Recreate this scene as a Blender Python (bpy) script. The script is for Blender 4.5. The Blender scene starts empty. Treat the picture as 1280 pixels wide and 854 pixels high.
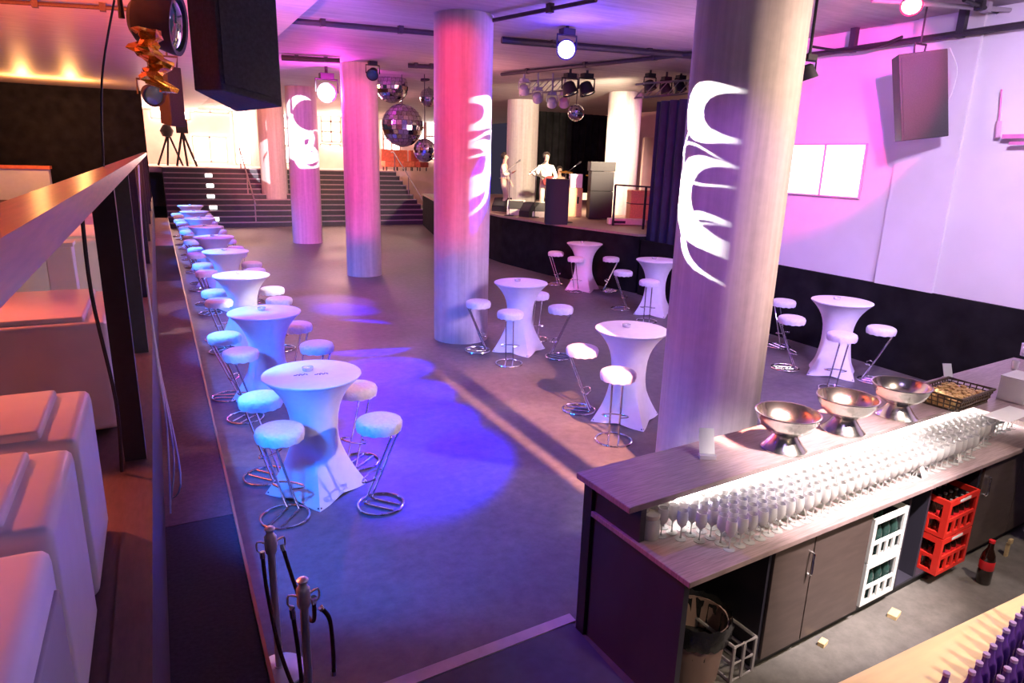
import bpy, bmesh, math, random
from mathutils import Vector, Matrix
random.seed(7)
PI = math.pi
C = bpy.context.scene.collection
# ------------------------------------------------------------------ camera
F = 840.0; YAW, PITCH, ROLL = 0.483218716, 0.26395833, 0.0300325870; H = 3.0
cam_d = bpy.data.cameras.new('camera'); cam = bpy.data.objects.new('camera', cam_d); C.objects.link(cam)
fw = Vector((math.sin(YAW)*math.cos(PITCH), math.cos(YAW)*math.cos(PITCH), -math.sin(PITCH)))
rt0 = Vector((math.cos(YAW), -math.sin(YAW), 0)); up0 = rt0.cross(fw)
rt = math.cos(ROLL)*rt0 + math.sin(ROLL)*up0; up = -math.sin(ROLL)*rt0 + math.cos(ROLL)*up0
cam.matrix_world = Matrix(((rt.x, up.x, -fw.x, 0), (rt.y, up.y, -fw.y, 0), (rt.z, up.z, -fw.z, H), (0, 0, 0, 1)))
cam_d.sensor_width = 36; cam_d.lens = F/1280*36; cam_d.clip_start = .05; cam_d.clip_end = 200
bpy.context.scene.camera = cam
def ray(x, y): return (x-640)*rt - (y-427)*up + F*fw
def at(x, y, z=0.0):
    d = ray(x, y); return Vector((0, 0, H)) + d*((z-H)/d.z)
def onY(x, y, Y):
    d = ray(x, y); return Vector((0, 0, H)) + d*(Y/d.y)
def onX(x, y, X):
    d = ray(x, y); return Vector((0, 0, H)) + d*(X/d.x)
# ------------------------------------------------------------------ materials
def srgb(r, g, b):
    f = lambda c: (c/255/12.92) if c/255 <= .04045 else ((c/255+.055)/1.055)**2.4
    return (f(r), f(g), f(b), 1)
def nt(m): return m.node_tree.nodes, m.node_tree.links
def mat(name, col, rough=.6, metal=0.0, noise=0.0, scale=8.0, bump=0.0, emit=None, estr=1.0, trans=0.0, coat=0.0, stretch=None, spec=None):
    m = bpy.data.materials.new(name); m.use_nodes = True; n, l = nt(m); b = n['Principled BSDF']
    b.inputs['Base Color'].default_value = col; b.inputs['Roughness'].default_value = rough; b.inputs['Metallic'].default_value = metal
    if trans: b.inputs['Transmission Weight'].default_value = trans; b.inputs['IOR'].default_value = 1.45
    if coat: b.inputs['Coat Weight'].default_value = coat
    if spec is not None: b.inputs['Specular IOR Level'].default_value = spec
    if emit: b.inputs['Emission Color'].default_value = emit; b.inputs['Emission Strength'].default_value = estr
    if noise or bump:
        tc = n.new('ShaderNodeTexCoord'); mp = n.new('ShaderNodeMapping'); l.new(tc.outputs['Object'], mp.inputs['Vector'])
        if stretch: mp.inputs['Scale'].default_value = stretch
        nz = n.new('ShaderNodeTexNoise'); nz.inputs['Scale'].default_value = scale; nz.inputs['Detail'].default_value = 6
        l.new(mp.outputs[0], nz.inputs['Vector'])
        if noise:
            mr = n.new('ShaderNodeMapRange'); mr.inputs['From Min'].default_value = .25; mr.inputs['From Max'].default_value = .75
            mr.inputs['To Min'].default_value = 1-noise; mr.inputs['To Max'].default_value = 1+noise
            l.new(nz.outputs[0], mr.inputs[0])
            vm = n.new('ShaderNodeVectorMath'); vm.operation = 'SCALE'; vm.inputs[0].default_value = col[:3]
            l.new(mr.outputs[0], vm.inputs['Scale']); l.new(vm.outputs[0], b.inputs['Base Color'])
        if bump:
            bp = n.new('ShaderNodeBump'); bp.inputs['Strength'].default_value = bump; bp.inputs['Distance'].default_value = .02
            l.new(nz.outputs[0], bp.inputs['Height']); l.new(bp.outputs[0], b.inputs['Normal'])
    return m
M = {}
M['cloth'] = mat('white spandex', (.78, .78, .8, 1), .75, noise=.04, scale=14, bump=.05)
M['cover'] = mat('white seat cover', (.78, .77, .78, 1), .8, noise=.08, scale=30, bump=.35)
M['chrome'] = mat('chrome', (.78, .79, .82, 1), .14, 1.0, noise=.05, scale=20)
M['satin'] = mat('satin steel', (.8, .82, .85, 1), .42, .85, noise=.05, scale=20)
M['spkblue'] = mat('worn blue black speaker', (.055, .055, .068, 1), .85, noise=.3, scale=40, bump=.15)
M['steel'] = mat('polished steel', (.88, .83, .78, 1), .2, 1.0, noise=.03, scale=12)
M['bartop'] = mat('dark wood laminate', srgb(150, 130, 132), .38, noise=.35, scale=6, bump=.03, stretch=(1.2, 22, 1.2))
M['barpanel'] = mat('dark navy panel', srgb(48, 46, 60), .45, noise=.2, scale=5, bump=.02, stretch=(1, 1, .3))
M['cab'] = mat('brown grey cabinet door', srgb(80, 68, 66), .42, noise=.2, scale=5, stretch=(1, 1, 5))
M['black'] = mat('matt black', (.012, .012, .014, 1), .6, noise=.3, scale=20)
M['velour'] = mat('black molton cloth', (.012, .012, .013, 1), .95, noise=.5, scale=3, spec=.1)
M['spk'] = mat('speaker black', (.016, .016, .019, 1), .7, noise=.35, scale=60, bump=.15)
M['grille'] = mat('speaker grille grey', (.04, .04, .04, 1), .6, noise=.25, scale=90, bump=.2)
M['pipe'] = mat('dark pipe', (.035, .03, .04, 1), .5, noise=.2, scale=9)
M['cable'] = mat('black cable', (.02, .018, .02, 1), .5, noise=.2, scale=9)
M['ccable'] = mat('grey cable', (.35, .35, .4, 1), .5, noise=.2, scale=9)
M['white'] = mat('white plastic', (.8, .8, .8, 1), .4, noise=.03, scale=9)
M['sofa'] = mat('white leatherette', (.76, .73, .7, 1), .45, noise=.05, scale=6, bump=.04)
M['rail'] = mat('varnished rail wood', srgb(150, 92, 70), .3, noise=.3, scale=5, bump=.03, stretch=(14, 1, 14))
M['kerb'] = mat('brown kerb', srgb(70, 52, 50), .6, noise=.3, scale=12, stretch=(4, 1, 4))
M['red'] = mat('red crate plastic', (.72, .03, .02, 1), .35, noise=.06, scale=8)
M['wcrate'] = mat('white crate plastic', (.75, .77, .78, 1), .4, noise=.04, scale=8)
M['cola'] = mat('dark brown bottle', (.02, .008, .006, 1), .08, coat=.6, noise=.1, scale=5)
M['green'] = mat('dark green bottle', (.02, .05, .045, 1), .08, coat=.6, noise=.1, scale=5)
M['redlabel'] = mat('red label', (.65, .02, .03, 1), .4, noise=.05, scale=5)
M['cap'] = mat('silver cap', (.7, .7, .72, 1), .3, .8, noise=.05, scale=5)
M['purple'] = mat('violet bottle', (.1, .04, .3, 1), .15, coat=.7, noise=.15, scale=6)
M['purplecap'] = mat('lilac cap', (.4, .28, .65, 1), .3, noise=.1, scale=6)
M['lightwood'] = mat('pale worktop', srgb(240, 215, 175), .45, noise=.1, scale=3, stretch=(1, 8, 1))
M['glass'] = mat('drinking glass', (.97, .97, .97, 1), .08, trans=.62, noise=.001)
M['gold'] = mat('gold foil', (.95, .42, .06, 1), .25, .9, noise=.35, scale=12, bump=.4)
M['mirror'] = mat('mirror tiles', (.75, .75, .8, 1), .06, 1.0, noise=.3, scale=30)
M['wall_grey'] = mat('grey paint', (.35, .33, .36, 1), .8, noise=.08, scale=2)
M['wall_w'] = mat('white wall paint', (.74, .74, .76, 1), .85, noise=.05, scale=1.5, bump=.03)
M['ceil_wood'] = mat('left ceiling boards', (.62, .5, .46, 1), .5, noise=.2, scale=3, stretch=(.6, 7, 1), bump=.05)
M['bin'] = mat('black bin bag', (.015, .015, .018, 1), .2, noise=.3, scale=12, bump=.5)
M['binbody'] = mat('bin body', (.3, .2, .19, 1), .5, noise=.1, scale=6)
M['basket'] = mat('dark wicker', (.08, .05, .03, 1), .5, noise=.5, scale=60, bump=.4)
M['fruit'] = mat('snack mix', (.6, .38, .16, 1), .6, noise=.5, scale=50, bump=.6)
M['lit'] = mat('back lit pane', (.9, .9, .9, 1), .5, emit=(1, .93, .84, 1), estr=6, noise=.02)
M['litwall'] = mat('lit panel', (.9, .9, .9, 1), .5, emit=(1, .9, .97, 1), estr=3.2, noise=.02)
M['pinkroom'] = mat('foyer plaster', (.75, .55, .48, 1), .8, noise=.2, scale=.8)
M['orangechair'] = mat('orange upholstery', (.85, .22, .1, 1), .6, noise=.2, scale=8)
M['steplamp'] = mat('step lamp lens', (.9, .9, .9, 1), .4, emit=(1, .97, .92, 1), estr=5, noise=.01)
M['blue_lens'] = mat('blue lens', (.5, .5, .9, 1), .2, emit=(.75, .62, 1, 1), estr=14, noise=.01)
M['mag_lens'] = mat('magenta lens', (.9, .4, .9, 1), .2, emit=(1, .45, 1, 1), estr=10, noise=.01)
M['warm_lens'] = mat('warm lens', (.9, .8, .7, 1), .2, emit=(1, .85, .7, 1), estr=8, noise=.01)
M['teal_lens'] = mat('dark teal lens', (.03, .1, .12, 1), .05, coat=1.0, noise=.2)
M['rope'] = mat('burgundy rope', (.045, .012, .012, 1), .85, noise=.4, scale=40, bump=.5)
M['skin'] = mat('skin', (.62, .36, .26, 1), .55, noise=.05)
M['hair'] = mat('dark hair', (.03, .02, .015, 1), .7, noise=.3, scale=30)
M['shirt_w'] = mat('pale shirt', (.72, .66, .55, 1), .8, noise=.08, scale=12)
M['trouser'] = mat('beige trousers', (.5, .42, .33, 1), .8, noise=.08, scale=12)
M['shirt_d'] = mat('dark shirt', (.05, .04, .05, 1), .8, noise=.2, scale=12)
M['shoe'] = mat('dark shoes', (.02, .02, .02, 1), .5, noise=.1)
M['guitar'] = mat('dark red guitar', (.22, .03, .03, 1), .25, coat=.6, noise=.2, scale=6)
M['amp'] = mat('tan amp cloth', (.8, .42, .22, 1), .7, noise=.2, scale=30)
M['wood'] = mat('pine blocks', (.6, .45, .25, 1), .7, noise=.2, scale=12)
M['pinkdev'] = mat('magenta bracket', (.7, .2, .45, 1), .5, noise=.1)
# floor: worn grey concrete with darker patches
def floor_mat():
    m = bpy.data.materials.new('polished concrete floor'); m.use_nodes = True; n, l = nt(m); b = n['Principled BSDF']
    tc = n.new('ShaderNodeTexCoord')
    n1 = n.new('ShaderNodeTexNoise'); n1.inputs['Scale'].default_value = .45; n1.inputs['Detail'].default_value = 5
    n2 = n.new('ShaderNodeTexNoise'); n2.inputs['Scale'].default_value = 9; n2.inputs['Detail'].default_value = 8; n2.inputs['Roughness'].default_value = .7
    for x in (n1, n2): l.new(tc.outputs['Object'], x.inputs['Vector'])
    r1 = n.new('ShaderNodeValToRGB'); r1.color_ramp.elements[0].position = .35; r1.color_ramp.elements[1].position = .68
    r1.color_ramp.elements[0].color = (.10, .095, .095, 1); r1.color_ramp.elements[1].color = (.19, .175, .165, 1)
    l.new(n1.outputs[0], r1.inputs[0])
    r2 = n.new('ShaderNodeMapRange'); r2.inputs['From Min'].default_value = .3; r2.inputs['From Max'].default_value = .7
    r2.inputs['To Min'].default_value = .72; r2.inputs['To Max'].default_value = 1.25
    l.new(n2.outputs[0], r2.inputs[0])
    vm = n.new('ShaderNodeVectorMath'); vm.operation = 'SCALE'
    l.new(r1.outputs[0], vm.inputs[0]); l.new(r2.outputs[0], vm.inputs['Scale']); l.new(vm.outputs[0], b.inputs['Base Color'])
    rr = n.new('ShaderNodeMapRange'); rr.inputs['To Min'].default_value = .35; rr.inputs['To Max'].default_value = .65
    l.new(n1.outputs[0], rr.inputs[0]); l.new(rr.outputs[0], b.inputs['Roughness'])
    bp = n.new('ShaderNodeBump'); bp.inputs['Strength'].default_value = .15; bp.inputs['Distance'].default_value = .01
    l.new(n2.outputs[0], bp.inputs['Height']); l.new(bp.outputs[0], b.inputs['Normal'])
    return m
M['floor'] = floor_mat()
def concrete_mat(name, c0, c1, boards=True):
    m = bpy.data.materials.new(name); m.use_nodes = True; n, l = nt(m); b = n['Principled BSDF']
    tc = n.new('ShaderNodeTexCoord'); mp = n.new('ShaderNodeMapping'); l.new(tc.outputs['Object'], mp.inputs['Vector'])
    mp.inputs['Scale'].default_value = (6, .4, 6) if boards == 'y' else ((.5, 6, 1) if boards == 'x' else (7, 7, .25))
    n1 = n.new('ShaderNodeTexNoise'); n1.inputs['Scale'].default_value = 1.2; n1.inputs['Detail'].default_value = 7; n1.inputs['Roughness'].default_value = .65
    l.new(mp.outputs[0], n1.inputs['Vector'])
    n2 = n.new('ShaderNodeTexNoise'); n2.inputs['Scale'].default_value = 12; n2.inputs['Detail'].default_value = 5; l.new(tc.outputs['Object'], n2.inputs['Vector'])
    mx = n.new('ShaderNodeMath'); mx.operation = 'MULTIPLY_ADD'; mx.inputs[1].default_value = .25; l.new(n2.outputs[0], mx.inputs[0]); l.new(n1.outputs[0], mx.inputs[2])
    r = n.new('ShaderNodeValToRGB'); r.color_ramp.elements[0].position = .4; r.color_ramp.elements[1].position = .85
    r.color_ramp.elements[0].color = c0; r.color_ramp.elements[1].color = c1
    l.new(mx.outputs[0], r.inputs[0]); l.new(r.outputs[0], b.inputs['Base Color']); b.inputs['Roughness'].default_value = .7
    bp = n.new('ShaderNodeBump'); bp.inputs['Strength'].default_value = .2; bp.inputs['Distance'].default_value = .01
    l.new(mx.outputs[0], bp.inputs['Height']); l.new(bp.outputs[0], b.inputs['Normal'])
    return m
M['column'] = concrete_mat('cast concrete column', (.38, .35, .33, 1), (.62, .58, .54, 1))
M['ceiling'] = concrete_mat('board marked ceiling', (.3, .27, .27, 1), (.48, .44, .43, 1), 'x')
M['stair'] = mat('dark stair', srgb(52, 50, 58), .55, noise=.2, scale=8)
M['nosing'] = mat('step nosing', srgb(150, 135, 140), .5, noise=.1, scale=8)
# ------------------------------------------------------------------ mesh helpers
def T(loc=(0, 0, 0), rz=0, rx=0, ry=0): return Matrix.Translation(loc) @ Matrix.Rotation(rz, 4, 'Z') @ Matrix.Rotation(ry, 4, 'Y') @ Matrix.Rotation(rx, 4, 'X')
def obj(name, bm, m, parent=None, smooth=False, loc=None, rz=0, bevel=0):
    if bevel: bmesh.ops.bevel(bm, geom=bm.edges[:], offset=bevel, segments=3, affect='EDGES', profile=.6)
    bmesh.ops.recalc_face_normals(bm, faces=bm.faces[:])
    me = bpy.data.meshes.new(name); bm.to_mesh(me); bm.free()
    if isinstance(m, (list, tuple)):
        for x in m: me.materials.append(M[x])
    else: me.materials.append(M[m])
    if smooth:
        me.polygons.foreach_set('use_smooth', [True]*len(me.polygons))
        try: me.set_sharp_from_angle(angle=math.radians(40))
        except Exception: pass
    o = bpy.data.objects.new(name, me); C.objects.link(o)
    if parent: o.parent = parent
    if loc is not None: o.location = loc
    o.rotation_euler[2] = rz
    return o
def box(bm, x0, x1, y0, y1, z0, z1, mt=None):
    mt = mt or Matrix.Identity(4)
    v = [bm.verts.new(mt @ Vector(p)) for p in ((x0,y0,z0),(x1,y0,z0),(x1,y1,z0),(x0,y1,z0),(x0,y0,z1),(x1,y0,z1),(x1,y1,z1),(x0,y1,z1))]
    for f in ((3,2,1,0),(4,5,6,7),(0,1,5,4),(1,2,6,5),(2,3,7,6),(3,0,4,7)): bm.faces.new([v[i] for i in f])
    return bm
def B(*a, mt=None): return box(bmesh.new(), *a, mt=mt)
def hexa(bm, bot, top):
    v = [bm.verts.new(p) for p in list(bot)+list(top)]
    for f in ((3,2,1,0),(4,5,6,7),(0,1,5,4),(1,2,6,5),(2,3,7,6),(3,0,4,7)): bm.faces.new([v[i] for i in f])
    return bm
def lathe(bm, prof, seg=32, mt=None, cap=True):
    mt = mt or Matrix.Identity(4); rings = []
    for r, z in prof:
        if r < 1e-6: rings.append([bm.verts.new(mt @ Vector((0, 0, z)))])
        else: rings.append([bm.verts.new(mt @ Vector((r*math.cos(2*PI*i/seg), r*math.sin(2*PI*i/seg), z))) for i in range(seg)])
    for a, b in zip(rings, rings[1:]):
        if len(a) == 1 and len(b) == 1: continue
        for i in range(seg):
            j = (i+1) % seg
            if len(a) == 1: bm.faces.new((a[0], b[i], b[j]))
            elif len(b) == 1: bm.faces.new((a[i], a[j], b[0]))
            else: bm.faces.new((a[i], a[j], b[j], b[i]))
    if cap:
        if len(rings[0]) > 1: bm.faces.new(rings[0][::-1])
        if len(rings[-1]) > 1: bm.faces.new(rings[-1])
    return bm
def tube(bm, pts, r, seg=8, closed=False, cap=True):
    pts = [Vector(p) for p in pts]; n = len(pts); rings = []; prev = None
    rr = r if isinstance(r, (list, tuple)) else [r]*n
    for i, p in enumerate(pts):
        a = pts[(i-1) % n] if (closed or i > 0) else p; b = pts[(i+1) % n] if (closed or i < n-1) else p
        d = (b-a).normalized()
        if prev is None: u = d.cross(Vector((0, 0, 1))); u = u if u.length > .05 else d.cross(Vector((1, 0, 0)))
        else: u = prev - d*prev.dot(d)
        u.normalize(); prev = u; v = d.cross(u)
        rings.append([bm.verts.new(p + rr[i]*(math.cos(2*PI*k/seg)*u + math.sin(2*PI*k/seg)*v)) for k in range(seg)])
    for i in range(n if closed else n-1):
        a, b = rings[i], rings[(i+1) % n]
        for k in range(seg): j = (k+1) % seg; bm.faces.new((a[k], a[j], b[j], b[k]))
    if cap and not closed: bm.faces.new(rings[0][::-1]); bm.faces.new(rings[-1])
    return bm
def circ(r, n, z=0, cx=0, cy=0, a0=0, a1=2*PI): return [Vector((cx+r*math.cos(a0+(a1-a0)*i/n), cy+r*math.sin(a0+(a1-a0)*i/n), z)) for i in range(n)]
def smoothpts(pts, k=6):
    pts = [Vector(p) for p in pts]; out = []
    for i in range(len(pts)-1):
        p0 = pts[max(i-1, 0)]; p1 = pts[i]; p2 = pts[i+1]; p3 = pts[min(i+2, len(pts)-1)]
        for s in range(k):
            t = s/k; out.append(.5*((2*p1)+(-p0+p2)*t+(2*p0-5*p1+4*p2-p3)*t*t+(-p0+3*p1-3*p2+p3)*t**3))
    out.append(pts[-1]); return out
def tag(o, label, cat, group=None, kind=None):
    o['label'] = label; o['category'] = cat
    if group: o['group'] = group
    if kind: o['kind'] = kind
    return o
def thing(name, label, cat, loc=(0, 0, 0), rz=0, group=None):
    o = bpy.data.objects.new(name, None); C.objects.link(o); o.location = loc; o.rotation_euler = (0, 0, rz); o.empty_display_size = .1
    return tag(o, label, cat, group)
def struct(name, bm, m, label=None, smooth=False):
    o = obj(name, bm, m, smooth=smooth); o['kind'] = 'structure'
    if label: o['label'] = label
    return o
def dup(root, loc, rz=0, label=None, group=None):
    r = root.copy(); C.objects.link(r); r.location = loc; r.rotation_euler = (0, 0, rz)
    if label: r['label'] = label
    if group: r['group'] = group
    for ch in list(root.children):
        c = ch.copy(); C.objects.link(c); c.parent = r
        for g in list(ch.children):
            d = g.copy(); C.objects.link(d); d.parent = c
    return r
# ------------------------------------------------------------------ setting
CZ = 5.12
struct('floor', B(-6, 19, -6, 46, -.12, 0), 'floor', 'worn grey concrete floor of the hall')
struct('ceiling', B(2.15, 19, 1.2, 46, CZ, CZ+.3), 'ceiling', 'board-marked concrete ceiling over the hall')
struct('trim_1', B(-6, 2.15, 4.0, 46, CZ-.14, CZ+.3), 'ceil_wood', 'lower boarded ceiling strip on the left')
bm = bmesh.new()
box(bm, 10, 10.25, -3, 11.35, 0, CZ)
struct('wall_right', bm, 'wall_w', 'tall white wall on the right')
p0 = onX(1209, 150, 10); p1 = onX(1112, 254, 10)
struct('trim_2', B(9.95, 10, p0.y, p1.y, 1.29, CZ), 'wall_w', 'flat pilaster on the right wall')
struct('trim_3', B(9.93, 9.999, -3, 12.6, 0, 1.29), 'velour', 'black cloth dado along the foot of the right wall')
# mezzanine on the left
struct('trim_4', B(-6, -.3, -.5, 30, 1.05, 1.25), 'kerb', 'dark mezzanine floor')
struct('wall_left', B(-.3, -.17, -.5, 29.5, 0, 1.26), 'kerb', 'brown kerb and face of the mezzanine edge')
M['riser_d'] = mat('dark riser carpet', srgb(40, 32, 42), .9, noise=.4, scale=40, bump=.2)
M['riser_b'] = mat('brown lit riser', srgb(88, 62, 62), .8, noise=.3, scale=30, bump=.1)  # dim orange lamp light on the ledge, put into the colour
M['riser_s'] = mat('salmon lit riser', srgb(170, 110, 100), .8, noise=.2, scale=10, bump=.1)  # brighter orange lamp patch on the ledge, painted as salmon
for i, (a, b, m_, lb) in enumerate(((-.5, 4.8, 'riser_d', 'near black carpeted ledge beside the brown kerb'), (4.81, 15.0, 'riser_b', 'long ledge section painted brown for lamp light beside the row of blue lit tables'), (15.01, 20.8, 'riser_d', 'short black ledge section beside the far tables'), (20.81, 29.5, 'riser_s', 'ledge section painted salmon for lamp light nearest the stairs'))):
    o = obj('ledge_platform', B(-.17, .27, a, b, 0, .45), m_); tag(o, lb, 'platform')
struct('trim_5', B(.271, .29, -.5, 29.6, 0, .46), 'rail', 'thin brown edging strip on the ledge')
# ------- stairs
nst = 11; SY0, SY1, SZ = 29.9, 34.4, 2.25
bm = bmesh.new(); bn = bmesh.new()
for i in range(nst):
    y = SY0+(SY1-SY0)*i/nst; z = SZ*(i+1)/nst; xr = 11.3 - .04*i
    box(bm, .3, xr, y, SY1+.5, z-SZ/nst, z-.001 if i < nst-1 else z)
    box(bn, .3, xr, y-.02, y+.07, z-.035, z+.008)
st = thing('staircase', 'wide dark staircase with pale step edges at the far end of the hall', 'staircase', (0, 0, 0))
obj('steps', bm, 'stair', st); obj('step_edges', bn, 'nosing', st)
for k, (px, py) in enumerate(((261, 223), (263, 237), (264, 251), (267, 264), (269, 273))):
    i = [9, 7, 5, 3, 1][k]
    y = SY0+(SY1-SY0)*i/nst; z = SZ*(i+.5)/nst
    q = onY(px, py, y)
    obj('step_lamp', B(q.x-.14, q.x+.14, y-.03, y-.001, z-.07, z+.07), 'steplamp', st)
# handrails on the stairs
for j, (x, lb) in enumerate(((3.55, 'thin metal stair handrail beside the fourth concrete column'), (10.9, 'thin metal handrail at the right end of the stairs'))):
    h = thing('stair_handrail', lb, 'handrail', (x, SY0, 0))
    obj('handrail', tube(bmesh.new(), [(0, -.15, .95), (0, 0, 1.0), (0, 4.4, 3.2), (0, 4.9, 3.2)], .03), 'nosing', h)
    for k in range(3): obj('post', tube(bmesh.new(), [(0, .1+2.1*k, max(0.0, SZ*(.1+2.1*k)/4.5)), (0, .1+2.1*k, 1.0+2.2*(.1+2.1*k)/4.4)], .025), 'nosing', h)
# ------- foyer beyond the stairs
struct('trim_6', B(-6, 12, SY1+.5, 46, 2.0, SZ), 'pinkroom', 'foyer floor at the top of the stairs')
struct('wall_back', B(-6, 19, 42, 42.3, 0, CZ), 'pinkroom', 'plastered back wall of the foyer')
struct('wall_back_left', B(-6, -.18, 28.6, 28.9, 1.25, CZ-.14), 'velour', 'black curtain wall at the end of the mezzanine')
wn = 0
for (xa, xb, za, zb, nv, nh) in ((185, 238, 112, 150, 1, 1), (236, 286, 108, 142, 2, 1), (288, 319, 112, 206, 1, 1), (240, 285, 170, 203, 2, 1), (352, 398, 115, 205, 2, 4), (400, 426, 125, 178, 2, 4), (400, 426, 180, 206, 2, 1), (478, 500, 130, 196, 2, 3), (502, 530, 128, 175, 2, 3), (532, 548, 110, 200, 1, 3)):
    wn += 1
    a = onY(xa, za, 41.9); b = onY(xb, zb, 41.9); x0, x1, z0, z1 = a.x, b.x, b.z, a.z
    w = struct('window_%d' % wn, B(x0, x1, 41.9, 41.95, z0, z1), 'lit', 'bright blown out foyer window')
    bm = bmesh.new()
    for k in range(nv+1):
        x = x0+(x1-x0)*k/nv; box(bm, x-.05, x+.05, 41.82, 41.9, z0, z1)
    for k in range(nh+1):
        z = z0+(z1-z0)*k/nh; box(bm, x0, x1, 41.82, 41.9, z-.05, z+.05)
    fr = obj('window_frame', bm, 'pinkroom', w)
# ------- stage
SGZ = 1.35
bm = bmesh.new()
poly = [(10.7, 29.55), (9.3, 23.9), (9.0, 18), (9.25, 15.6), (9.97, 12.7), (18.75, 12.7), (18.75, 29.55)]
vb = [bm.verts.new((x, y, 0)) for x, y in poly]; vt = [bm.verts.new((x, y, SGZ)) for x, y in poly]
bm.faces.new(vb[::-1]); bm.faces.new(vt)
for i in range(7): j = (i+1) % 7; bm.faces.new((vb[i], vb[j], vt[j], vt[i]))
sg = obj('stage', bm, 'velour'); tag(sg, 'black skirted raised stage behind the concrete columns', 'stage')
M['stagefloor'] = mat('stage boards', (.32, .22, .17, 1), .6, noise=.2, scale=4, stretch=(1, 8, 1))
bm = bmesh.new(); vt = [bm.verts.new((x-(.05 if x < 12 else 0), y, SGZ+.001)) for x, y in poly]; vu = [bm.verts.new((v.co.x, v.co.y, SGZ+.05)) for v in vt]
bm.faces.new(vu); bm.faces.new(vt[::-1])
for i in range(7): j = (i+1) % 7; bm.faces.new((vt[i], vt[j], vu[j], vu[i]))
obj('stage_deck', bm, 'stagefloor', sg); SGZ = 1.4
struct('wall_stage_back', B(15.6, 19, 29.6, 29.8, 0, CZ), 'velour', 'black backdrop behind the band')
struct('wall_stage_right', B(18.8, 19, 12.3, 29.6, 0, CZ), 'pinkroom', 'side wall of the stage')
# folded black backdrop centre & dark leg curtain
def curtain(name, a, b, z0, z1, m_, amp=.06, waves=14, label='', cat='curtain'):
    a = Vector(a); b = Vector(b); d = (b-a); n = Vector((-d.y, d.x)).normalized(); bm = bmesh.new(); N = waves*8; L = []
    for off in (0, .02):
        row = []
        for i in range(N+1):
            t = i/N; p = a+d*t+n*(amp*math.sin(t*waves*2*PI)+off)
            row.append((bm.verts.new((p.x, p.y, z0)), bm.verts.new((p.x, p.y, z1))))
        L.append(row)
    for row in L:
        for i in range(N): bm.faces.new((row[i][0], row[i+1][0], row[i+1][1], row[i][1]))
    for k in (0, 1):
        for i in range(N): bm.faces.new((L[0][i][k], L[0][i+1][k], L[1][i+1][k], L[1][i][k]))
    for i in (0, N): bm.faces.new((L[0][i][0], L[0][i][1], L[1][i][1], L[1][i][0]))
    return tag(obj(name, bm, m_, smooth=True), label, cat)
curtain('stage_curtain', (13.85, 25.2), (18.4, 25.2), SGZ, 4.95, 'velour', label='black folded curtain hanging behind the guitarist')
M['navycloth'] = mat('navy cloth', (.015, .02, .05, 1), .9, noise=.3, scale=5)
curtain('side_curtain', (10.14, 11.45), (10.14, 12.66), 0, 4.35, 'navycloth', waves=4, label='tall dark blue curtain at the right side of the stage')
# stage panel of brown boards
a = at(798, 262, SGZ); b = at(826, 262, SGZ)
tag(obj('stage_flat', B(a.x, b.x, a.y-.05, a.y+.05, SGZ, 3.9), 'pinkroom'), 'tall brown flat panel at the back right of the stage', 'panel')
# ------- columns
def column(x, y, r, z0, lb):
    bm = bmesh.new(); lathe(bm, [(r, z0), (r, CZ)], 64)
    return tag(obj('concrete_column', bm, 'column', smooth=True, loc=(x, y, 0)), lb, 'column')
column(4.56, 4.55, .46, 0, 'huge concrete column nearest the bar with projected white swirls')
column(4.45, 10.4, .46, 0, 'second concrete column from the bar, rosy left side')
column(4.62, 17.2, .44, 0, 'third concrete column from the bar, magenta, beside the mirror balls')
column(4.55, 24.3, .5, 0, 'fourth concrete column with blown-out white projection near its top')
column(4.72, 32.3, .56, 1.0, 'salmon coloured concrete column standing in the dark stairs')
a = at(650, 256, SGZ); column(12.3, 23.1, .58, SGZ, 'cream lit concrete column standing on the stage behind the singer')
a = at(769, 270, SGZ); column(13.3, 18.2, .52, SGZ, 'concrete column on the stage, half white and half purple')
a = onY(300, 140, 39); column(a.x+.7, 39.5, .3, SZ, 'slim pale column in the foyer above the stairs')
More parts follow.
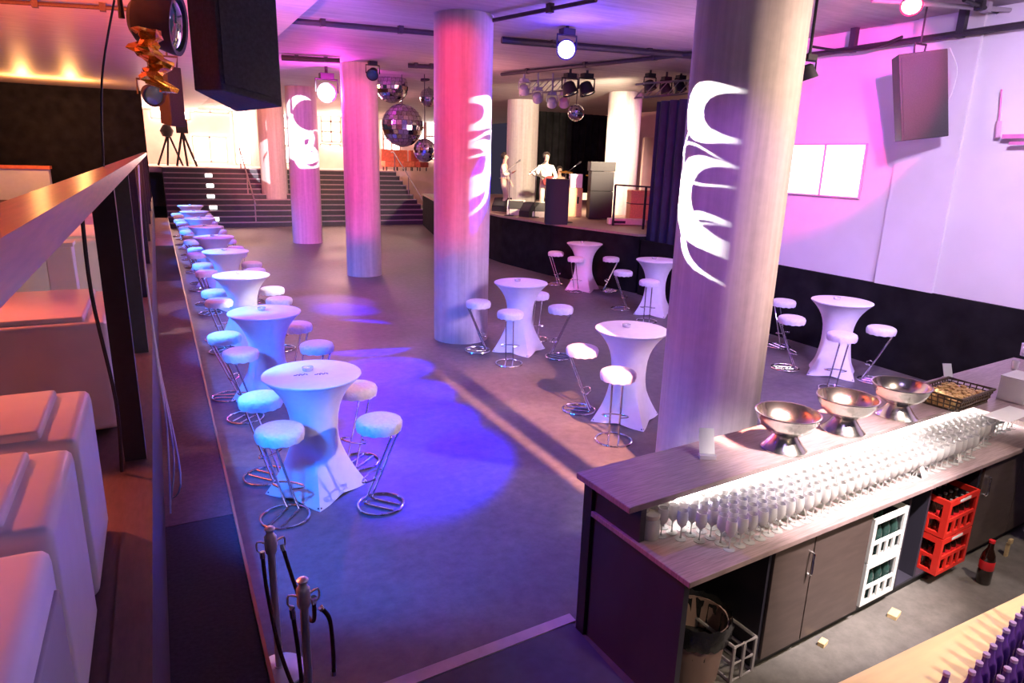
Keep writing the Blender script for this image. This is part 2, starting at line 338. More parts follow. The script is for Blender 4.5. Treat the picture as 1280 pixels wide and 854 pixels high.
# ------------------------------------------------------------------ bar tables
def table_proto():
    t = thing('bar_table', '', 'table')
    R0 = .42; hh = 1.1; S = 64
    bm = bmesh.new(); rings = []
    levels = [(0.0, .0), (.012, 0), (.04, .02), (.08, 0), (.13, .08), (.19, 0), (.26, .2), (.34, 0), (.43, .36), (.5, 0), (.58, .5), (.66, 0), (.74, .62), (.82, 0), (.89, .76), (.96, .88), (1.02, .96), (1.06, .99), (1.085, 1.0), (1.1, 1.0)]
    for z, tt in levels:
        ring = []
        # radius profile of waist
        s = z/hh
        waist = .205+.215*max(0, (s-.5)/.5)**2.9
        foot = .20+.05*max(0, (.5-s)/.5)
        for i in range(S):
            a = 2*PI*i/S
            ca = abs(math.cos(2*a))                 # feet on the axes
            star = .46/(abs(math.cos(a))+abs(math.sin(a)))*(.93+.07*ca**2)
            k = max(0.0, 1-s/.5)
            w = k**1.55
            rr = (1-w)*.205 + w*star
            if s > .5: rr = waist
            zz = z
            if z <= .012: zz = z + .03*(1-ca**1.2)
            ring.append(bm.verts.new((rr*math.cos(a), rr*math.sin(a), zz)))
        rings.append(ring)
    for a_, b_ in zip(rings, rings[1:]):
        for i in range(S): j = (i+1) % S; bm.faces.new((a_[i], a_[j], b_[j], b_[i]))
    bm.faces.new(rings[-1]); 
    obj('stretch_cover', bm, 'cloth', t, smooth=True)
    obj('top_cap', lathe(bmesh.new(), [(0, 1.1005), (.41, 1.1005), (.424, 1.104), (.428, 1.11), (.426, 1.118), (.418, 1.122), (0, 1.123)], 64), 'cloth', t, smooth=True)
    for k in range(4):
        a = k*PI/2; obj('foot', lathe(bmesh.new(), [(.022, 0), (.022, .02), (.012, .03)], 12, T((.42*math.cos(a), .42*math.sin(a), 0))), 'black', t)
    return t
def stool_proto():
    t = thing('bar_stool', '', 'stool')
    # padded seat with elastic cover, ragged hem
    bm = bmesh.new(); S = 48; prof = [(0, .83), (.1, .833), (.16, .83), (.188, .815), (.198, .79), (.196, .755), (.19, .725)]
    rings = []
    for r, z in prof:
        if r == 0: rings.append([bm.verts.new((0, 0, z))]); continue
        ring = []
        for i in range(S):
            a = 2*PI*i/S; zz = z; rr = r
            if z == .725: zz = z + (.004 if i % 4 < 2 else -.003)
            if z < .8: rr = r*(1+.012*math.sin(a*12))
            ring.append(bm.verts.new((rr*math.cos(a), rr*math.sin(a), zz)))
        rings.append(ring)
    inner = [bm.verts.new((.165*math.cos(2*PI*i/S), .165*math.sin(2*PI*i/S), .735)) for i in range(S)]; rings.append(inner)
    for a_, b_ in zip(rings, rings[1:]):
        for i in range(S):
            j = (i+1) % S
            if len(a_) == 1: bm.faces.new((a_[0], b_[i], b_[j]))
            else: bm.faces.new((a_[i], a_[j], b_[j], b_[i]))
    bm.faces.new(inner)
    obj('seat', bm, 'cover', t, smooth=True)
    # z frame: +x is the outer side (where rods meet the seat), -x the inner side
    for s in (-1, 1):
        y = .055*s
        obj('rod', tube(bmesh.new(), smoothpts([(-.12, y*1.0, .722), (.08, y, .722), (.135, y, .715), (.15, y, .69), (.13, y, .65), (-.10, y, .1), (-.135, y, .03), (-.12, y, .014), (-.05, y, .012), (.16, y, .012)], 3), .0105, 8), 'chrome', t, smooth=True)
    obj('base_ring', tube(bmesh.new(), circ(.2, 40, .013), .0115, 8, closed=True), 'chrome', t, smooth=True)
    obj('foot_bar', tube(bmesh.new(), smoothpts([(-.02, -.055, .27), (-.06, -.13, .27), (-.1, -.13, .27), (-.13, 0, .27), (-.1, .13, .27), (-.06, .13, .27), (-.02, .055, .27)], 4), .009, 8), 'chrome', t, smooth=True)
    return t
tproto = table_proto(); sproto = stool_proto(); used = {'t': False, 's': False}
def place(kind, x, y, rz, label, group):
    p = tproto if kind == 't' else sproto
    if not used[kind]:
        used[kind] = True; p.location = (x, y, 0); p.rotation_euler = (0, 0, rz); p['label'] = label; p['group'] = group; return p
    return dup(p, (x, y, 0), rz, label, group)
ordn = ['nearest', 'second nearest', 'third nearest', 'fourth nearest', 'fifth nearest', 'sixth nearest', 'seventh nearest', 'eighth nearest', 'farthest']
LT = [(1.07, 5.84), (1.03, 8.5), (1.06, 11.3), (1.08, 14.2), (1.05, 16.7), (1.03, 19.1), (1.02, 21.5), (1.0, 24.0), (1.0, 26.5)]
rj = random.Random(3)
for i, (x, y) in enumerate(LT):
    place('t', x, y, -.12+.08*rj.uniform(-1, 1), 'white stretch-covered high table, %s the rope posts in the blue lit left row' % ordn[i], 'white covered high tables')
    for k, (dx, dy, nm) in enumerate(((-.38, -.44, 'left near'), (-.4, .42, 'left far'), (.44, -.56, 'right near'), (.48, .38, 'right far'))):
        if i == 0: dx, dy = ((-.36, -.43), (-.4, .42), (.44, -.55), (.49, .38))[k]
        if i == 1: dx, dy = ((-.36, -.6), (-.46, .22), (.49, -.6), (.45, .47))[k]
        sx, sy = x+dx+(rj.uniform(-.04, .04) if i > 1 else 0), y+dy+(rj.uniform(-.06, .06) if i > 1 else 0)
        place('s', sx, sy, math.atan2(sy-y, sx-x)+rj.uniform(-.25, .25), 'white bar stool, %s side of left-row table %s the rope posts' % (nm, ordn[i]), 'white padded bar stools')
RT = [((4.82, 6.16), 'table nearest the bar between two big columns', [((773, 466), 'in front of'), ((728, 436), 'left of')]),
      ((5.02, 9.32), 'table just right of the second column', [((598, 378), 'far left of'), ((638, 391), 'in front of'), ((701, 385), 'right of'), ((672, 368), 'behind')]),
      ((9.0, 13.55), 'small table in front of the stage loudspeaker', [((695, 316), 'left of'), ((720, 323), 'in front of'), ((764, 323), 'right of')]),
      ((8.93, 10.75), 'table half hidden behind the nearest column', [((779, 340), 'left of'), ((812, 352), 'in front of')]),
      ((8.9, 6.44), 'table beside the black cloth dado', [((980, 377), 'far left of'), ((990, 398), 'left of'), ((1053, 419), 'in front of'), ((1102, 411), 'right of')])]
allT = [(p, 'left-row table %s the rope posts' % ordn[i]) for i, p in enumerate(LT)]
for (x, y), nm, ss in RT:
    allT.append(((x, y), 'the '+nm)); place('t', x, y, -.15, 'white stretch-covered high '+nm, 'white covered high tables')
    for (px, py), where in ss:
        q = at(px, py, .8)
        place('s', q.x, q.y, math.atan2(q.y-y, q.x-x)+.15, 'white bar stool %s the %s' % (where, nm), 'white padded bar stools')
tag(tproto, tproto['label'], 'table')
# ashtrays with tealight on tables
tray = thing('tealight_holder', '', 'candle holder')
obj('dish', lathe(bmesh.new(), [(.03, 0), (.045, .004), (.05, .035), (.044, .035), (.04, .01), (0, .008)], 20, cap=True), 'glass', tray, smooth=True)
obj('tealight', lathe(bmesh.new(), [(.019, .009), (.019, .024), (.004, .024), (.002, .032)], 16), 'white', tray)
for i, ((x, y), nm) in enumerate(allT):
    lb = 'small clear tealight dish standing on '+nm
    L_ = (x-.02, y+.08, 1.124)
    if i == 0: tray.location = L_; tray['label'] = lb; tray['group'] = 'tealight dishes'
    else: dup(tray, L_, 0, lb, 'tealight dishes')
# scattered confetti / dark cards on nearest table
for k, (dx, dy, w, lb) in enumerate(((-.1, -.02, .09, 'dark leaf strip left of the tealight on the nearest table'), (.07, -.06, .1, 'dark leaf strip right of the tealight on the nearest table'))):
    bm = bmesh.new()
    for j in range(7):
        a = j*.9; box(bm, -.012, .012, -.003, .003, 0, .004, T((LT[0][0]+dx+(j-3)*.016, LT[0][1]+dy+.012*math.sin(a*3), 1.1235), a))
    tag(obj('leaf_decoration', bm, 'hair'), lb, 'decoration', 'table decorations')
# ------------------------------------------------------------------ rope stanchions
def stanchion(x, y, h, lb):
    t = thing('rope_post', lb, 'rope post', (x, y, 0), 0, 'rope posts')
    obj('base', lathe(bmesh.new(), [(.15, 0), (.15, .012), (.12, .025), (.03, .045), (.03, .05)], 32), 'satin', t, smooth=True)
    obj('pole', lathe(bmesh.new(), [(.022, .045), (.022, h-.12)], 16), 'satin', t, smooth=True)
    obj('head', lathe(bmesh.new(), [(.03, h-.16), (.034, h-.14), (.034, h-.06), (.026, h-.05), (.02, h-.03), (.03, h-.01), (.02, h), (0, h+.004)], 20), 'satin', t, smooth=True)
    for s in (-1, 1): obj('hook', tube(bmesh.new(), smoothpts([(.02*s, 0, h-.1), (.07*s, 0, h-.08), (.075*s, 0, h-.13), (.05*s, 0, h-.15)], 3), .006, 6), 'satin', t)
    return t
q = at(337, 660, .965); P1 = (q.x, q.y); q = at(378, 724, .965); P2 = (q.x, q.y)
stanchion(P1[0], P1[1], .97, 'chrome rope post nearer the tables'); stanchion(P2[0], P2[1], .97, 'chrome rope post at the bottom edge of the picture')
def rope(pts, lb):
    t = thing('barrier_rope', lb, 'rope', pts[0], 0, 'barrier ropes'); o = Vector(pts[0]); q = [Vector(p)-o for p in smoothpts(pts, 8)]
    obj('cord', tube(bmesh.new(), q[1:-1], .011, 10), 'rope', t, smooth=True)
    for a, b in ((q[0], q[2]), (q[-1], q[-3])): obj('end_clip', tube(bmesh.new(), [a, b], .015, 10), 'chrome', t, smooth=True)
V1 = Vector((P1[0], P1[1], 0)); V2 = Vector((P2[0], P2[1], 0)); D = V2-V1; S_ = Vector((-D.y, D.x, 0)).normalized()
def rp(t, side, z): p = V1+D*t+S_*side; return (p.x, p.y, z)
rope([rp(0, -.05, .83), rp(.08, -.05, .6), rp(.25, -.03, .28), rp(.5, .0, .1), rp(.75, .0, .22), rp(.93, -.03, .5), rp(1, -.06, .82)], 'dark burgundy rope sagging low between the two chrome posts')
rope([rp(0, .06, .84), rp(.2, .08, .66), rp(.5, .09, .55), rp(.8, .08, .62), rp(1, .05, .84)], 'dark burgundy rope hanging tighter between the two chrome posts')
rope([rp(1.12, .06, .82), rp(1.14, .1, .74), rp(1.14, .11, .55), rp(1.13, .11, .4)], 'short burgundy rope hanging loose from the nearer chrome post')
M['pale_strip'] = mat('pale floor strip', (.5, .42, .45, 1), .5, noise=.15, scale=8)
M['bluemat'] = mat('blue grey rubber mat', srgb(60, 66, 92), .7, noise=.2, scale=12, bump=.1)
struct('trim_8', hexa(bmesh.new(), [(.3, 3.1, 0), (2.24, 3.22, 0), (2.24, 3.30, 0), (.3, 3.2, 0)], [(.3, 3.1, .012), (2.24, 3.22, .012), (2.24, 3.30, .012), (.3, 3.2, .012)]), 'pale_strip', 'pale strip on the floor beside the bar')  # thin pale slab along the far side of the mat
tag(obj('floor_mat', hexa(bmesh.new(), [(.3, .6, 0), (2.2, .6, 0), (2.2, 3.21, 0), (.3, 3.09, 0)], [(.3, .6, .01), (2.2, .6, .01), (2.2, 3.21, .01), (.3, 3.09, .01)]), 'bluemat'), 'blue grey rubber mat on the floor left of the bar end', 'mat')
# ------------------------------------------------------------------ mezzanine railing and lounge cubes
rl = thing('mezzanine_railing', 'long wooden handrail on black posts along the mezzanine edge at left', 'railing', (-.25, 4.15, 1.26))
def local(o, *a): return tuple(Vector(a)-Vector(o.location))
obj('handrail', B(-.05, .06, -3.5, 24, 1.54, 1.62), 'rail', rl)
bpy.context.view_layer.update()
for y in (4.2, 6.6, 9.2, 12.0, 15, 18.5, 22.5, 26.5):
    obj('post', B(-.06, .05, y-4.15-.05, y-4.15+.05, 0, 1.54), 'black', rl)
# cables on the railing
cabs = []
def cable(pts, r, m_, lb, cat='cable', k=6, name='hanging_cable'):
    return tag(obj(name, tube(bmesh.new(), smoothpts(pts, k), r, 6), m_, smooth=True), lb, cat)
q1 = onY(143, 0, 5.0); q2 = onY(111, 190, 5.0)
cable([q1, q1.lerp(q2, .5)+Vector((.0, 0, -.02)), (-.28, 5.0, 2.885)], .007, 'cable', 'thin black cable dropping from the ceiling to the handrail')
cable([(-.33, 3.9, 2.8), (-.34, 3.9, 2.3), (-.3, 3.95, 1.7), (-.32, 4.0, 1.27)], .01, 'cable', 'black cable hanging beside the nearest railing post')
for k in range(3):
    cable([(-.13, 7+.2*k, 2.85), (-.14, 6+.1*k, 2.2), (-.12, 5.6+.15*k, 1.4), (-.10+.03*k, 5.3-.2*k, 1.0-.1*k), (-.13, 4.9+.1*k, .5)], .006, 'ccable', ['shiny grey cable loop on the mezzanine face, left strand', 'shiny grey cable loop on the mezzanine face, middle strand', 'shiny grey cable loop on the mezzanine face, right strand'][k])
MZ = 1.25
def lounge(y0, y1, x0, x1, h, lb, side=False):
    t = thing('lounge_chair', lb, 'armchair', ((x0+x1)/2, (y0+y1)/2, MZ), 0, 'white lounge cubes')
    w, d = (x1-x0)/2, (y1-y0)/2
    obj('body', B(-w, w, -d, d, .02, h), 'sofa', t, smooth=True, bevel=.045)
    obj('seat_cushion', B(-w-.0+.1, w-.12, -d+.06, d-.06, h-.02, h+.03), 'sofa', t, smooth=True, bevel=.02)
    if side: obj('side_panel', B(w-.01, w+.012, -d+.07, d-.07, .06, h-.1), 'wall_grey', t, smooth=True, bevel=.008)
lounge(1.25, 1.98, -1.3, -.34, .72, 'white lounge cube nearest the camera with a grey side panel', True)
lounge(2.06, 2.68, -1.3, -.35, .72, 'white lounge cube second from the camera beside the brown kerb')
lounge(2.78, 3.42, -1.3, -.35, .70, 'white lounge cube third from the camera beside the brown kerb')
lounge(4.68, 5.8, -1.5, -.35, .72, 'wide white lounge cube behind the nearest railing post')
lounge(7.4, 8.6, -1.7, -.36, .92, 'far white lounge cube seen under the handrail')
lounge(10.5, 12.0, -2.2, -.4, .9, 'white lounge cube farthest along the mezzanine')
t = thing('white_pedestal', 'narrow white pedestal seen under the handrail between lounge cubes', 'pedestal', (-.72, 6.3, MZ))
obj('shaft', B(-.09, .09, -.09, .09, 0, 1.0), 'sofa', t, bevel=.01); obj('cap', B(-.1, .1, -.1, .1, 1.0, 1.03), 'sofa', t)
a = at(57, 225, 1.9)
t = thing('wall_shelf', 'long pale shelf against the black curtain at far left', 'shelf', (-4.4, 27.9, 1.25))
obj('board', B(-1.5, 1.3, -.3, .3, 1.0, 1.1), 'orangechair', t); obj('front', B(-1.5, 1.25, -.25, .25, 0, 1.0), 'white', t)
# ------------------------------------------------------------------ the bar
BA = math.radians(3.8); BO = Vector((2.21, 2.67, 0))
bar = thing('bar_counter', 'long dark wood bar counter with raised top and lower glass shelf', 'bar', BO, BA)
obj('raised_top', B(-.04, 3.56, .0, .5, 1.11, 1.15), 'bartop', bar, bevel=.006)
obj('lower_worktop', B(.03, 4.6, -.42, .42, .87, .905), 'bartop', bar, bevel=.005)
obj('front_panel', B(.05, 3.6, .42, .47, .0, 1.11), 'barpanel', bar)
obj('end_panel', B(.05, .09, -.37, .42, .0, .868), 'barpanel', bar)
obj('end_panel', B(.05, .09, -.0, .42, .906, 1.11), 'barpanel', bar)
obj('corner_post', B(.03, .1, .42, .5, 0, 1.11), 'black', bar)
obj('plinth', B(.75, 4.6, -.33, .38, 0.0, .08), 'black', bar)
M['ledstrip'] = mat('led strip', (1, 1, 1, 1), .5, emit=(1, .9, .86, 1), estr=170, noise=.01)
obj('light_strip', B(.35, 4.4, .02, .05, 1.09, 1.109), 'ledstrip', bar)
FY = -.36          # cabinet front
def divider(x): obj('divider', B(x-.012, x+.012, FY, .4, .08, .87), 'barpanel', bar)
for x in (.76, 1.76, 2.24, 2.5, 3.2): divider(x)
obj('shelf_back', B(.1, 4.5, .405, .418, .906, 1.109), 'white', bar)
obj('back_board', B(.1, 4.6, .395, .415, .08, .87), 'black', bar)
obj('bottom_board', B(1.77, 3.2, FY, .4, .08, .098), 'barpanel', bar)
for (x0, x1, hx) in ((.775, 1.145, 1.11), (1.155, 1.75, None), (3.22, 3.85, 3.27), (3.86, 4.6, None)):
    d = obj('door', B(x0, x1, FY-.02, FY, .09, .86), 'cab', bar, bevel=.003)
    if hx: obj('handle', tube(bmesh.new(), smoothpts([(hx, FY-.021, .74), (hx, FY-.05, .74), (hx, FY-.05, .70), (hx, FY-.05, .6), (hx, FY-.021, .59)], 3), .007, 8), 'chrome', d)
# second leg of the bar at the right
bar2 = thing('bar_return', 'return wing of the bar top running toward the camera at right edge', 'bar', (5.78, 3.02, 0), 0.08)
obj('raised_top', B(0, 2.1, -1.6, .40, 1.11, 1.15), 'bartop', bar2, bevel=.006)
obj('front_panel', B(.0, 2.0, .3, .35, 0, 1.109), 'barpanel', bar2)
# glasses: six rows of stemmed glasses
def bw(x, y, z=0): return Vector((BO.x+x*math.cos(BA)-y*math.sin(BA), BO.y+x*math.sin(BA)+y*math.cos(BA), z))
gp = [(.0, .0), (.033, .0), (.034, .003), (.008, .008), (.004, .02), (.004, .072), (.012, .082), (.028, .1), (.034, .13), (.032, .165), (.029, .185), (.0275, .185), (.03, .165), (.0325, .13), (.026, .1), (.01, .086), (0, .084)]
g0 = obj('wine_glass', lathe(bmesh.new(), gp, 16, cap=False), 'glass', smooth=True)
rowlab = ['front row', 'second row from the front', 'third row from the front', 'fourth row from the front', 'fifth row from the front', 'back row']
first = True; nn = 50
for r in range(6):
    for c in range(nn):
        x = .13+c*.083+rj.uniform(-.004, .004); y = -.30+.073*r+rj.uniform(-.004, .004)
        if c < 4 - r*0.9: continue
        if c > nn-2-r*0 : continue
        if r == 0 and 3.15 < x: continue
        if r == 1 and 3.6 < x: continue
        if r == 0 and x > 1.2 and x < 1.2: continue
        o = g0 if first else g0.copy()
        if not first: C.objects.link(o)
        first = False
        o.location = bw(x, y, .905); tag(o, 'clear stemmed wine glass in the %s on the lower bar shelf' % rowlab[r], 'glass', 'wine glasses on the bar shelf')
# jar at left end of shelf
t = thing('glass_jar', 'round glass jar with pale lid at the left end of the bar shelf', 'jar', bw(.15, .02, .905))
obj('jar_body', lathe(bmesh.new(), [(.05, 0), (.055, .01), (.055, .11), (.045, .13), (.042, .13), (.05, .108), (.05, .014), (0, .01)], 24, cap=False), 'glass', t, smooth=True)
obj('lid', lathe(bmesh.new(), [(.048, .13), (.05, .135), (.05, .155), (0, .158)], 24), 'shirt_w', t, smooth=True)
# punch bowls
def bowl(px, py, lb):
    q = at(px, py, 1.15); t = thing('punch_bowl', lb, 'bowl', (q.x, q.y, 1.152), 0, 'steel punch bowls')
    obj('pedestal', lathe(bmesh.new(), [(.15, 0), (.152, .006), (.14, .015), (.11, .05), (.085, .085), (.075, .1), (.085, .108), (.0, .108)], 48), 'steel', t, smooth=True)
    obj('basin', lathe(bmesh.new(), [(.0, .109), (.06, .108), (.12, .125), (.17, .165), (.2, .22), (.207, .25), (.215, .256), (.213, .262), (.203, .26), (.193, .222), (.163, .172), (.115, .133), (.0, .118)], 64, cap=False), 'steel', t, smooth=True)
bowl(979, 560, 'polished steel punch bowl nearest the left end of the bar')
bowl(1053, 538, 'polished steel punch bowl in the middle of the three')
bowl(1120, 520, 'polished steel punch bowl next to the snack basket')
M['tray'] = mat('black tray', (.012, .012, .014, 1), .25, noise=.1)
# basket
q = at(1190, 503, 1.15); t = thing('snack_basket', 'dark wicker basket of snacks right of the punch bowls', 'basket', (q.x, q.y, 1.152), .1)
bm = bmesh.new()
for z in (0.01, .05, .09, .12):
    e = z*.25; P4 = [(-.25-e, -.15-e, z), (.25+e, -.15-e, z), (.25+e, .15+e, z), (-.25-e, .15+e, z)]
    tube(bm, P4, .008 if z < .1 else .013, 6, closed=True)
obj('rim_bands', bm, 'basket', t)
bm = bmesh.new()
for i in range(-6, 7): 
    for s in (-1, 1): tube(bm, [(i*.04, s*.15, 0.01), (i*.044, s*.18, .12)], .005, 5)
for i in range(-3, 4):
    for s in (-1, 1): tube(bm, [(s*.25, i*.045, 0.01), (s*.28, i*.05, .12)], .005, 5)
obj('uprights', bm, 'basket', t)
obj('base', B(-.25, .25, -.15, .15, 0.0, .01), 'basket', t)
bm = bmesh.new()
for i in range(150):
    x, y = rj.uniform(-.23, .23), rj.uniform(-.13, .13); s = rj.uniform(.012, .024)
    bmesh.ops.create_icosphere(bm, subdivisions=1, radius=s, matrix=T((x, y, .085+rj.uniform(-.01, .02)), rj.uniform(0, 3)) @ Matrix.Diagonal((1.4, 1, .7, 1)))
box(bm, -.23, .23, -.13, .13, .012, .08)
o = obj('snack_mix', bm, 'fruit', None, smooth=True); o.location = t.location; o.rotation_euler = (0, 0, .1); tag(o, 'heap of golden snacks filling the dark basket', 'snacks', kind='stuff')
# tent cards
def tent(px, py, lb, s=1.0, rz=0.5):
    q = at(px, py, 1.15); t = thing('menu_card', lb, 'card', (q.x, q.y, 1.152), rz, 'menu cards on the bar')
    obj('sheet', B(-.05*s, .05*s, -.002, .002, 0.03, .2*s, mt=T((0, 0, 0), 0, -.5)), 'white', t)
    obj('holder', B(-.055*s, .055*s, -.02, .04, 0, .03), 'glass', t, bevel=.004)
tent(884, 574, 'white menu card in clear holder left of the punch bowls', 1.0, -.5)
tent(1186, 476, 'white menu card behind the snack basket', .8, -.5)
q = bw(2.42, -.33, .905); t = thing('folded_card', 'white folded card standing in front of the wine glasses', 'card', q, .3)
obj('sheet', B(-.04, .04, -.002, .002, 0, .11, mt=T((0, 0, 0), 0, -.35)), 'white', t); obj('sheet', B(-.04, .04, -.002, .002, 0, .11, mt=T((0, .07, 0), 0, .35)), 'white', t)
q = bw(2.95, -.31, .905); tag(obj('price_tag', B(-.03, .03, -.002, .002, 0, .07, mt=T((0, 0, 0), .2, -.3)), 'white', loc=q), 'small white tag among the glasses right of the folded card', 'tag')
q = at(1262, 503, 1.15); t = thing('napkin_box', 'bright white napkin box standing on the right wing of the bar', 'box', (q.x+.15, q.y+.02, 1.152), .1)
obj('box_body', B(-.15, .15, -.1, .1, 0, .2), 'white', t, bevel=.004); obj('lid', B(-.152, .152, -.102, .102, .2, .21), 'white', t)
q = at(1255, 520, 1.15); tag(obj('paper_sheet', B(-.2, .25, -.09, .09, 0, .003), 'white', loc=(q.x+.05, q.y, 1.152), rz=.08), 'flat white paper sheet in front of the napkin box', 'paper')
q = at(1268, 462, 1.15); t = thing('glass_tumbler', 'small glass standing at the far edge of the bar top', 'glass', (q.x, q.y, 1.152)); obj('tumbler', lathe(bmesh.new(), [(.028, 0), (.034, .09), (.031, .09), (.026, .008), (0, .008)], 20, cap=False), 'glass', t, smooth=True)
q = at(1276, 446, 1.15); t = thing('white_mug', 'white mug at the far right edge of the bar top', 'mug', (q.x+.08, q.y, 1.152)); obj('cup', lathe(bmesh.new(), [(.045, 0), (.05, .13), (.046, .13), (.04, .01), (0, .01)], 24, cap=False), 'white', t, smooth=True); obj('handle', tube(bmesh.new(), [(-.048, 0, .03), (-.085, 0, .05), (-.085, 0, .09), (-.048, 0, .11)], .007), 'white', t)
# ---- crates and bottles
def bottle_proto(name, h, r, m_, capm, label_m=None):
    t = thing(name, '', 'bottle')
    obj('bottle_body', lathe(bmesh.new(), [(r*.9, 0), (r, .008), (r, h*.3), (r*.93, h*.42), (r, h*.56), (r*.85, h*.68), (r*.42, h*.82), (r*.36, h*.95)], 20), m_, t, smooth=True)
    obj('cap', lathe(bmesh.new(), [(r*.43, h*.945), (r*.43, h), (0, h+.001)], 14), capm, t)
    if label_m: obj('paper_label', lathe(bmesh.new(), [(r*1.0, h*.34), (r*1.015, h*.345), (r*1.015, h*.54), (r*1.0, h*.545)], 20, cap=False), label_m, t, smooth=True)
    return t
def crate(x0, z0, m_, lb, w=.4, d=.3, h=.3, bt=None, yf=None, side_open=True):
    y0 = yf if yf is not None else FY
    t = thing('bottle_crate', lb, 'crate', bw(x0, y0, z0), BA, 'bottle crates under the bar')
    bm = bmesh.new()
    for fy in (0, d-.015):      # front and back walls with a window and slots
        box(bm, 0, w, fy, fy+.015, 0, .03); box(bm, 0, w, fy, fy+.015, h-.045, h)
        box(bm, 0, .035, fy, fy+.015, .03, h-.045); box(bm, w-.035, w, fy, fy+.015, .03, h-.045)
        box(bm, .035, w-.035, fy, fy+.012, .125, .15)
        for k in range(1, 4): xx = .035+(w-.07)*k/4; box(bm, xx-.014, xx+.014, fy, fy+.012, .03, .125)
    for fx in (0, w-.015):
        box(bm, fx, fx+.015, .015, d-.015, 0, .03); box(bm, fx, fx+.015, .015, d-.015, h-.045, h)
        box(bm, fx, fx+.015, .015, .045, .03, h-.045); box(bm, fx, fx+.015, d-.045, d-.015, .03, h-.045); box(bm, fx, fx+.012, .045, d-.045, .125, .15)
        for k in range(1, 3): yy = .045+(d-.09)*k/3; box(bm, fx, fx+.012, yy-.012, yy+.012, .03, .125)
    obj('crate_body', bm, m_, t)
    if m_ == 'red': obj('logo_strip', B(w*.32, w*.68, -.003, -.0005, h-.034, h-.014), 'white', t)
    obj('crate_bottom', B(.015, w-.015, .015, d-.015, 0.002, .012), m_, t)
    return t
wb = bottle_proto('water_bottle', .26, .032, 'green', 'cap'); cb = bottle_proto('cola_bottle', .25, .03, 'cola', 'cap', 'redlabel'); st_ = {'w': 0, 'c': 0}
def fill(x0, z0, yf, w, d, nx, ny, which, lb):
    for i in range(nx):
        for j in range(ny):
            p = bw(x0+.055+(w-.11)*i/(nx-1), yf+.055+(d-.11)*j/(ny-1), z0+.013)
            if st_[which] == 0:
                o = wb if which == 'w' else cb; o.location = p; o['label'] = lb; o['group'] = 'bottles in the crates'
            else: o = dup(wb if which == 'w' else cb, p, 0, lb, 'bottles in the crates')
            st_[which] += 1
crate(1.79, .1, 'wcrate', 'white bottle crate at the bottom of the pair under the bar', .42-.02, .3, .33, yf=FY-.02); fill(1.79, .1, FY-.02, .4, .3, 4, 3, 'w', 'dark green water bottle in the lower white crate')
crate(1.79, .44, 'wcrate', 'white bottle crate on top of the pair under the bar', .4, .3, .33, yf=FY-.02); fill(1.79, .44, FY-.02, .4, .3, 4, 3, 'w', 'dark green water bottle in the upper white crate')
crate(2.64, .1, 'red', 'red bottle crate at the bottom of the pair under the bar', .42, .36, .3, yf=FY-.08); fill(2.64, .1, FY-.08, .42, .36, 5, 4, 'c', 'dark cola bottle in the lower red crate')
crate(2.64, .41, 'red', 'red bottle crate on top of the pair under the bar', .42, .36, .3, yf=FY-.08); fill(2.64, .41, FY-.08, .42, .36, 5, 4, 'c', 'dark cola bottle in the upper red crate')
q = at(1228, 728, 0); big = bottle_proto('cola_bottle', .36, .05, 'cola', 'redlabel', 'redlabel'); big.location = (q.x, q.y, 0); tag(big, 'large dark cola bottle standing alone on the floor by the bar', 'bottle')
# pine wedges and things on floor
for (px, py, s, lb) in ((1117, 770, .05, 'pale wood block on the floor under the white crates'), (1028, 806, .035, 'small white scrap on the floor below the cabinet door')):
    q = at(px, py, 0); tag(obj('wood_block', B(-s, s, -s*.6, s*.6, 0, .03), 'wood', loc=q, rz=.3, bevel=.003), lb, 'block')
q = at(1262, 690, 0); t = thing('door_stopper', 'small pale hinge fitting hanging at the right cabinet door', 'fitting', (q.x-.1, q.y-.02, 0)); obj('plate', B(-.015, .015, -.01, .01, .0, .12), 'wood', t); obj('knob', B(-.02, .02, -.02, .0, .12, .16), 'wood', t)
# bin
q = bw(.42, -.16, 0); t = thing('waste_bin', 'round waste bin with black bag under the open bar end', 'bin', q)
obj('bin_body', lathe(bmesh.new(), [(.15, 0), (.155, .01), (.19, .4), (.18, .4), (.145, .02), (0, .02)], 32, cap=False), 'binbody', t, smooth=True)
bm = bmesh.new(); S = 48; rings = []
for r, z in ((.165, .2), (.175, .38), (.2, .43), (.21, .39), (.205, .3), (.192, .28)):
    rings.append([bm.verts.new(((r+rj.uniform(-.006, .01))*math.cos(2*PI*i/S), (r+rj.uniform(-.006, .01))*math.sin(2*PI*i/S), z+rj.uniform(-.01, .012))) for i in range(S)])
for a_, b_ in zip(rings, rings[1:]):
    for i in range(S): bm.faces.new((a_[i], a_[(i+1) % S], b_[(i+1) % S], b_[i]))
bm.faces.new(rings[0]); obj('bin_bag', bm, 'bin', t, smooth=True)
t = thing('bottle_crate', 'dark grey empty crate on the floor beside the waste bin', 'crate', bw(.5, -.37, 0) + Vector((.05,.02,0)), BA, 'bottle crates under the bar')
bm = bmesh.new()
for z in (0, .12, .24): tube(bm, [(0, 0, z+.01), (.19, 0, z+.01), (.19, .3, z+.01), (0, .3, z+.01)], .012, 6, closed=True)
for x, y in ((0, 0), (.19, 0), (.19, .3), (0, .3), (.09, 0)): tube(bm, [(x, y, 0.01), (x, y, .25)], .012, 6)
obj('crate_frame', bm, 'wall_grey', t)
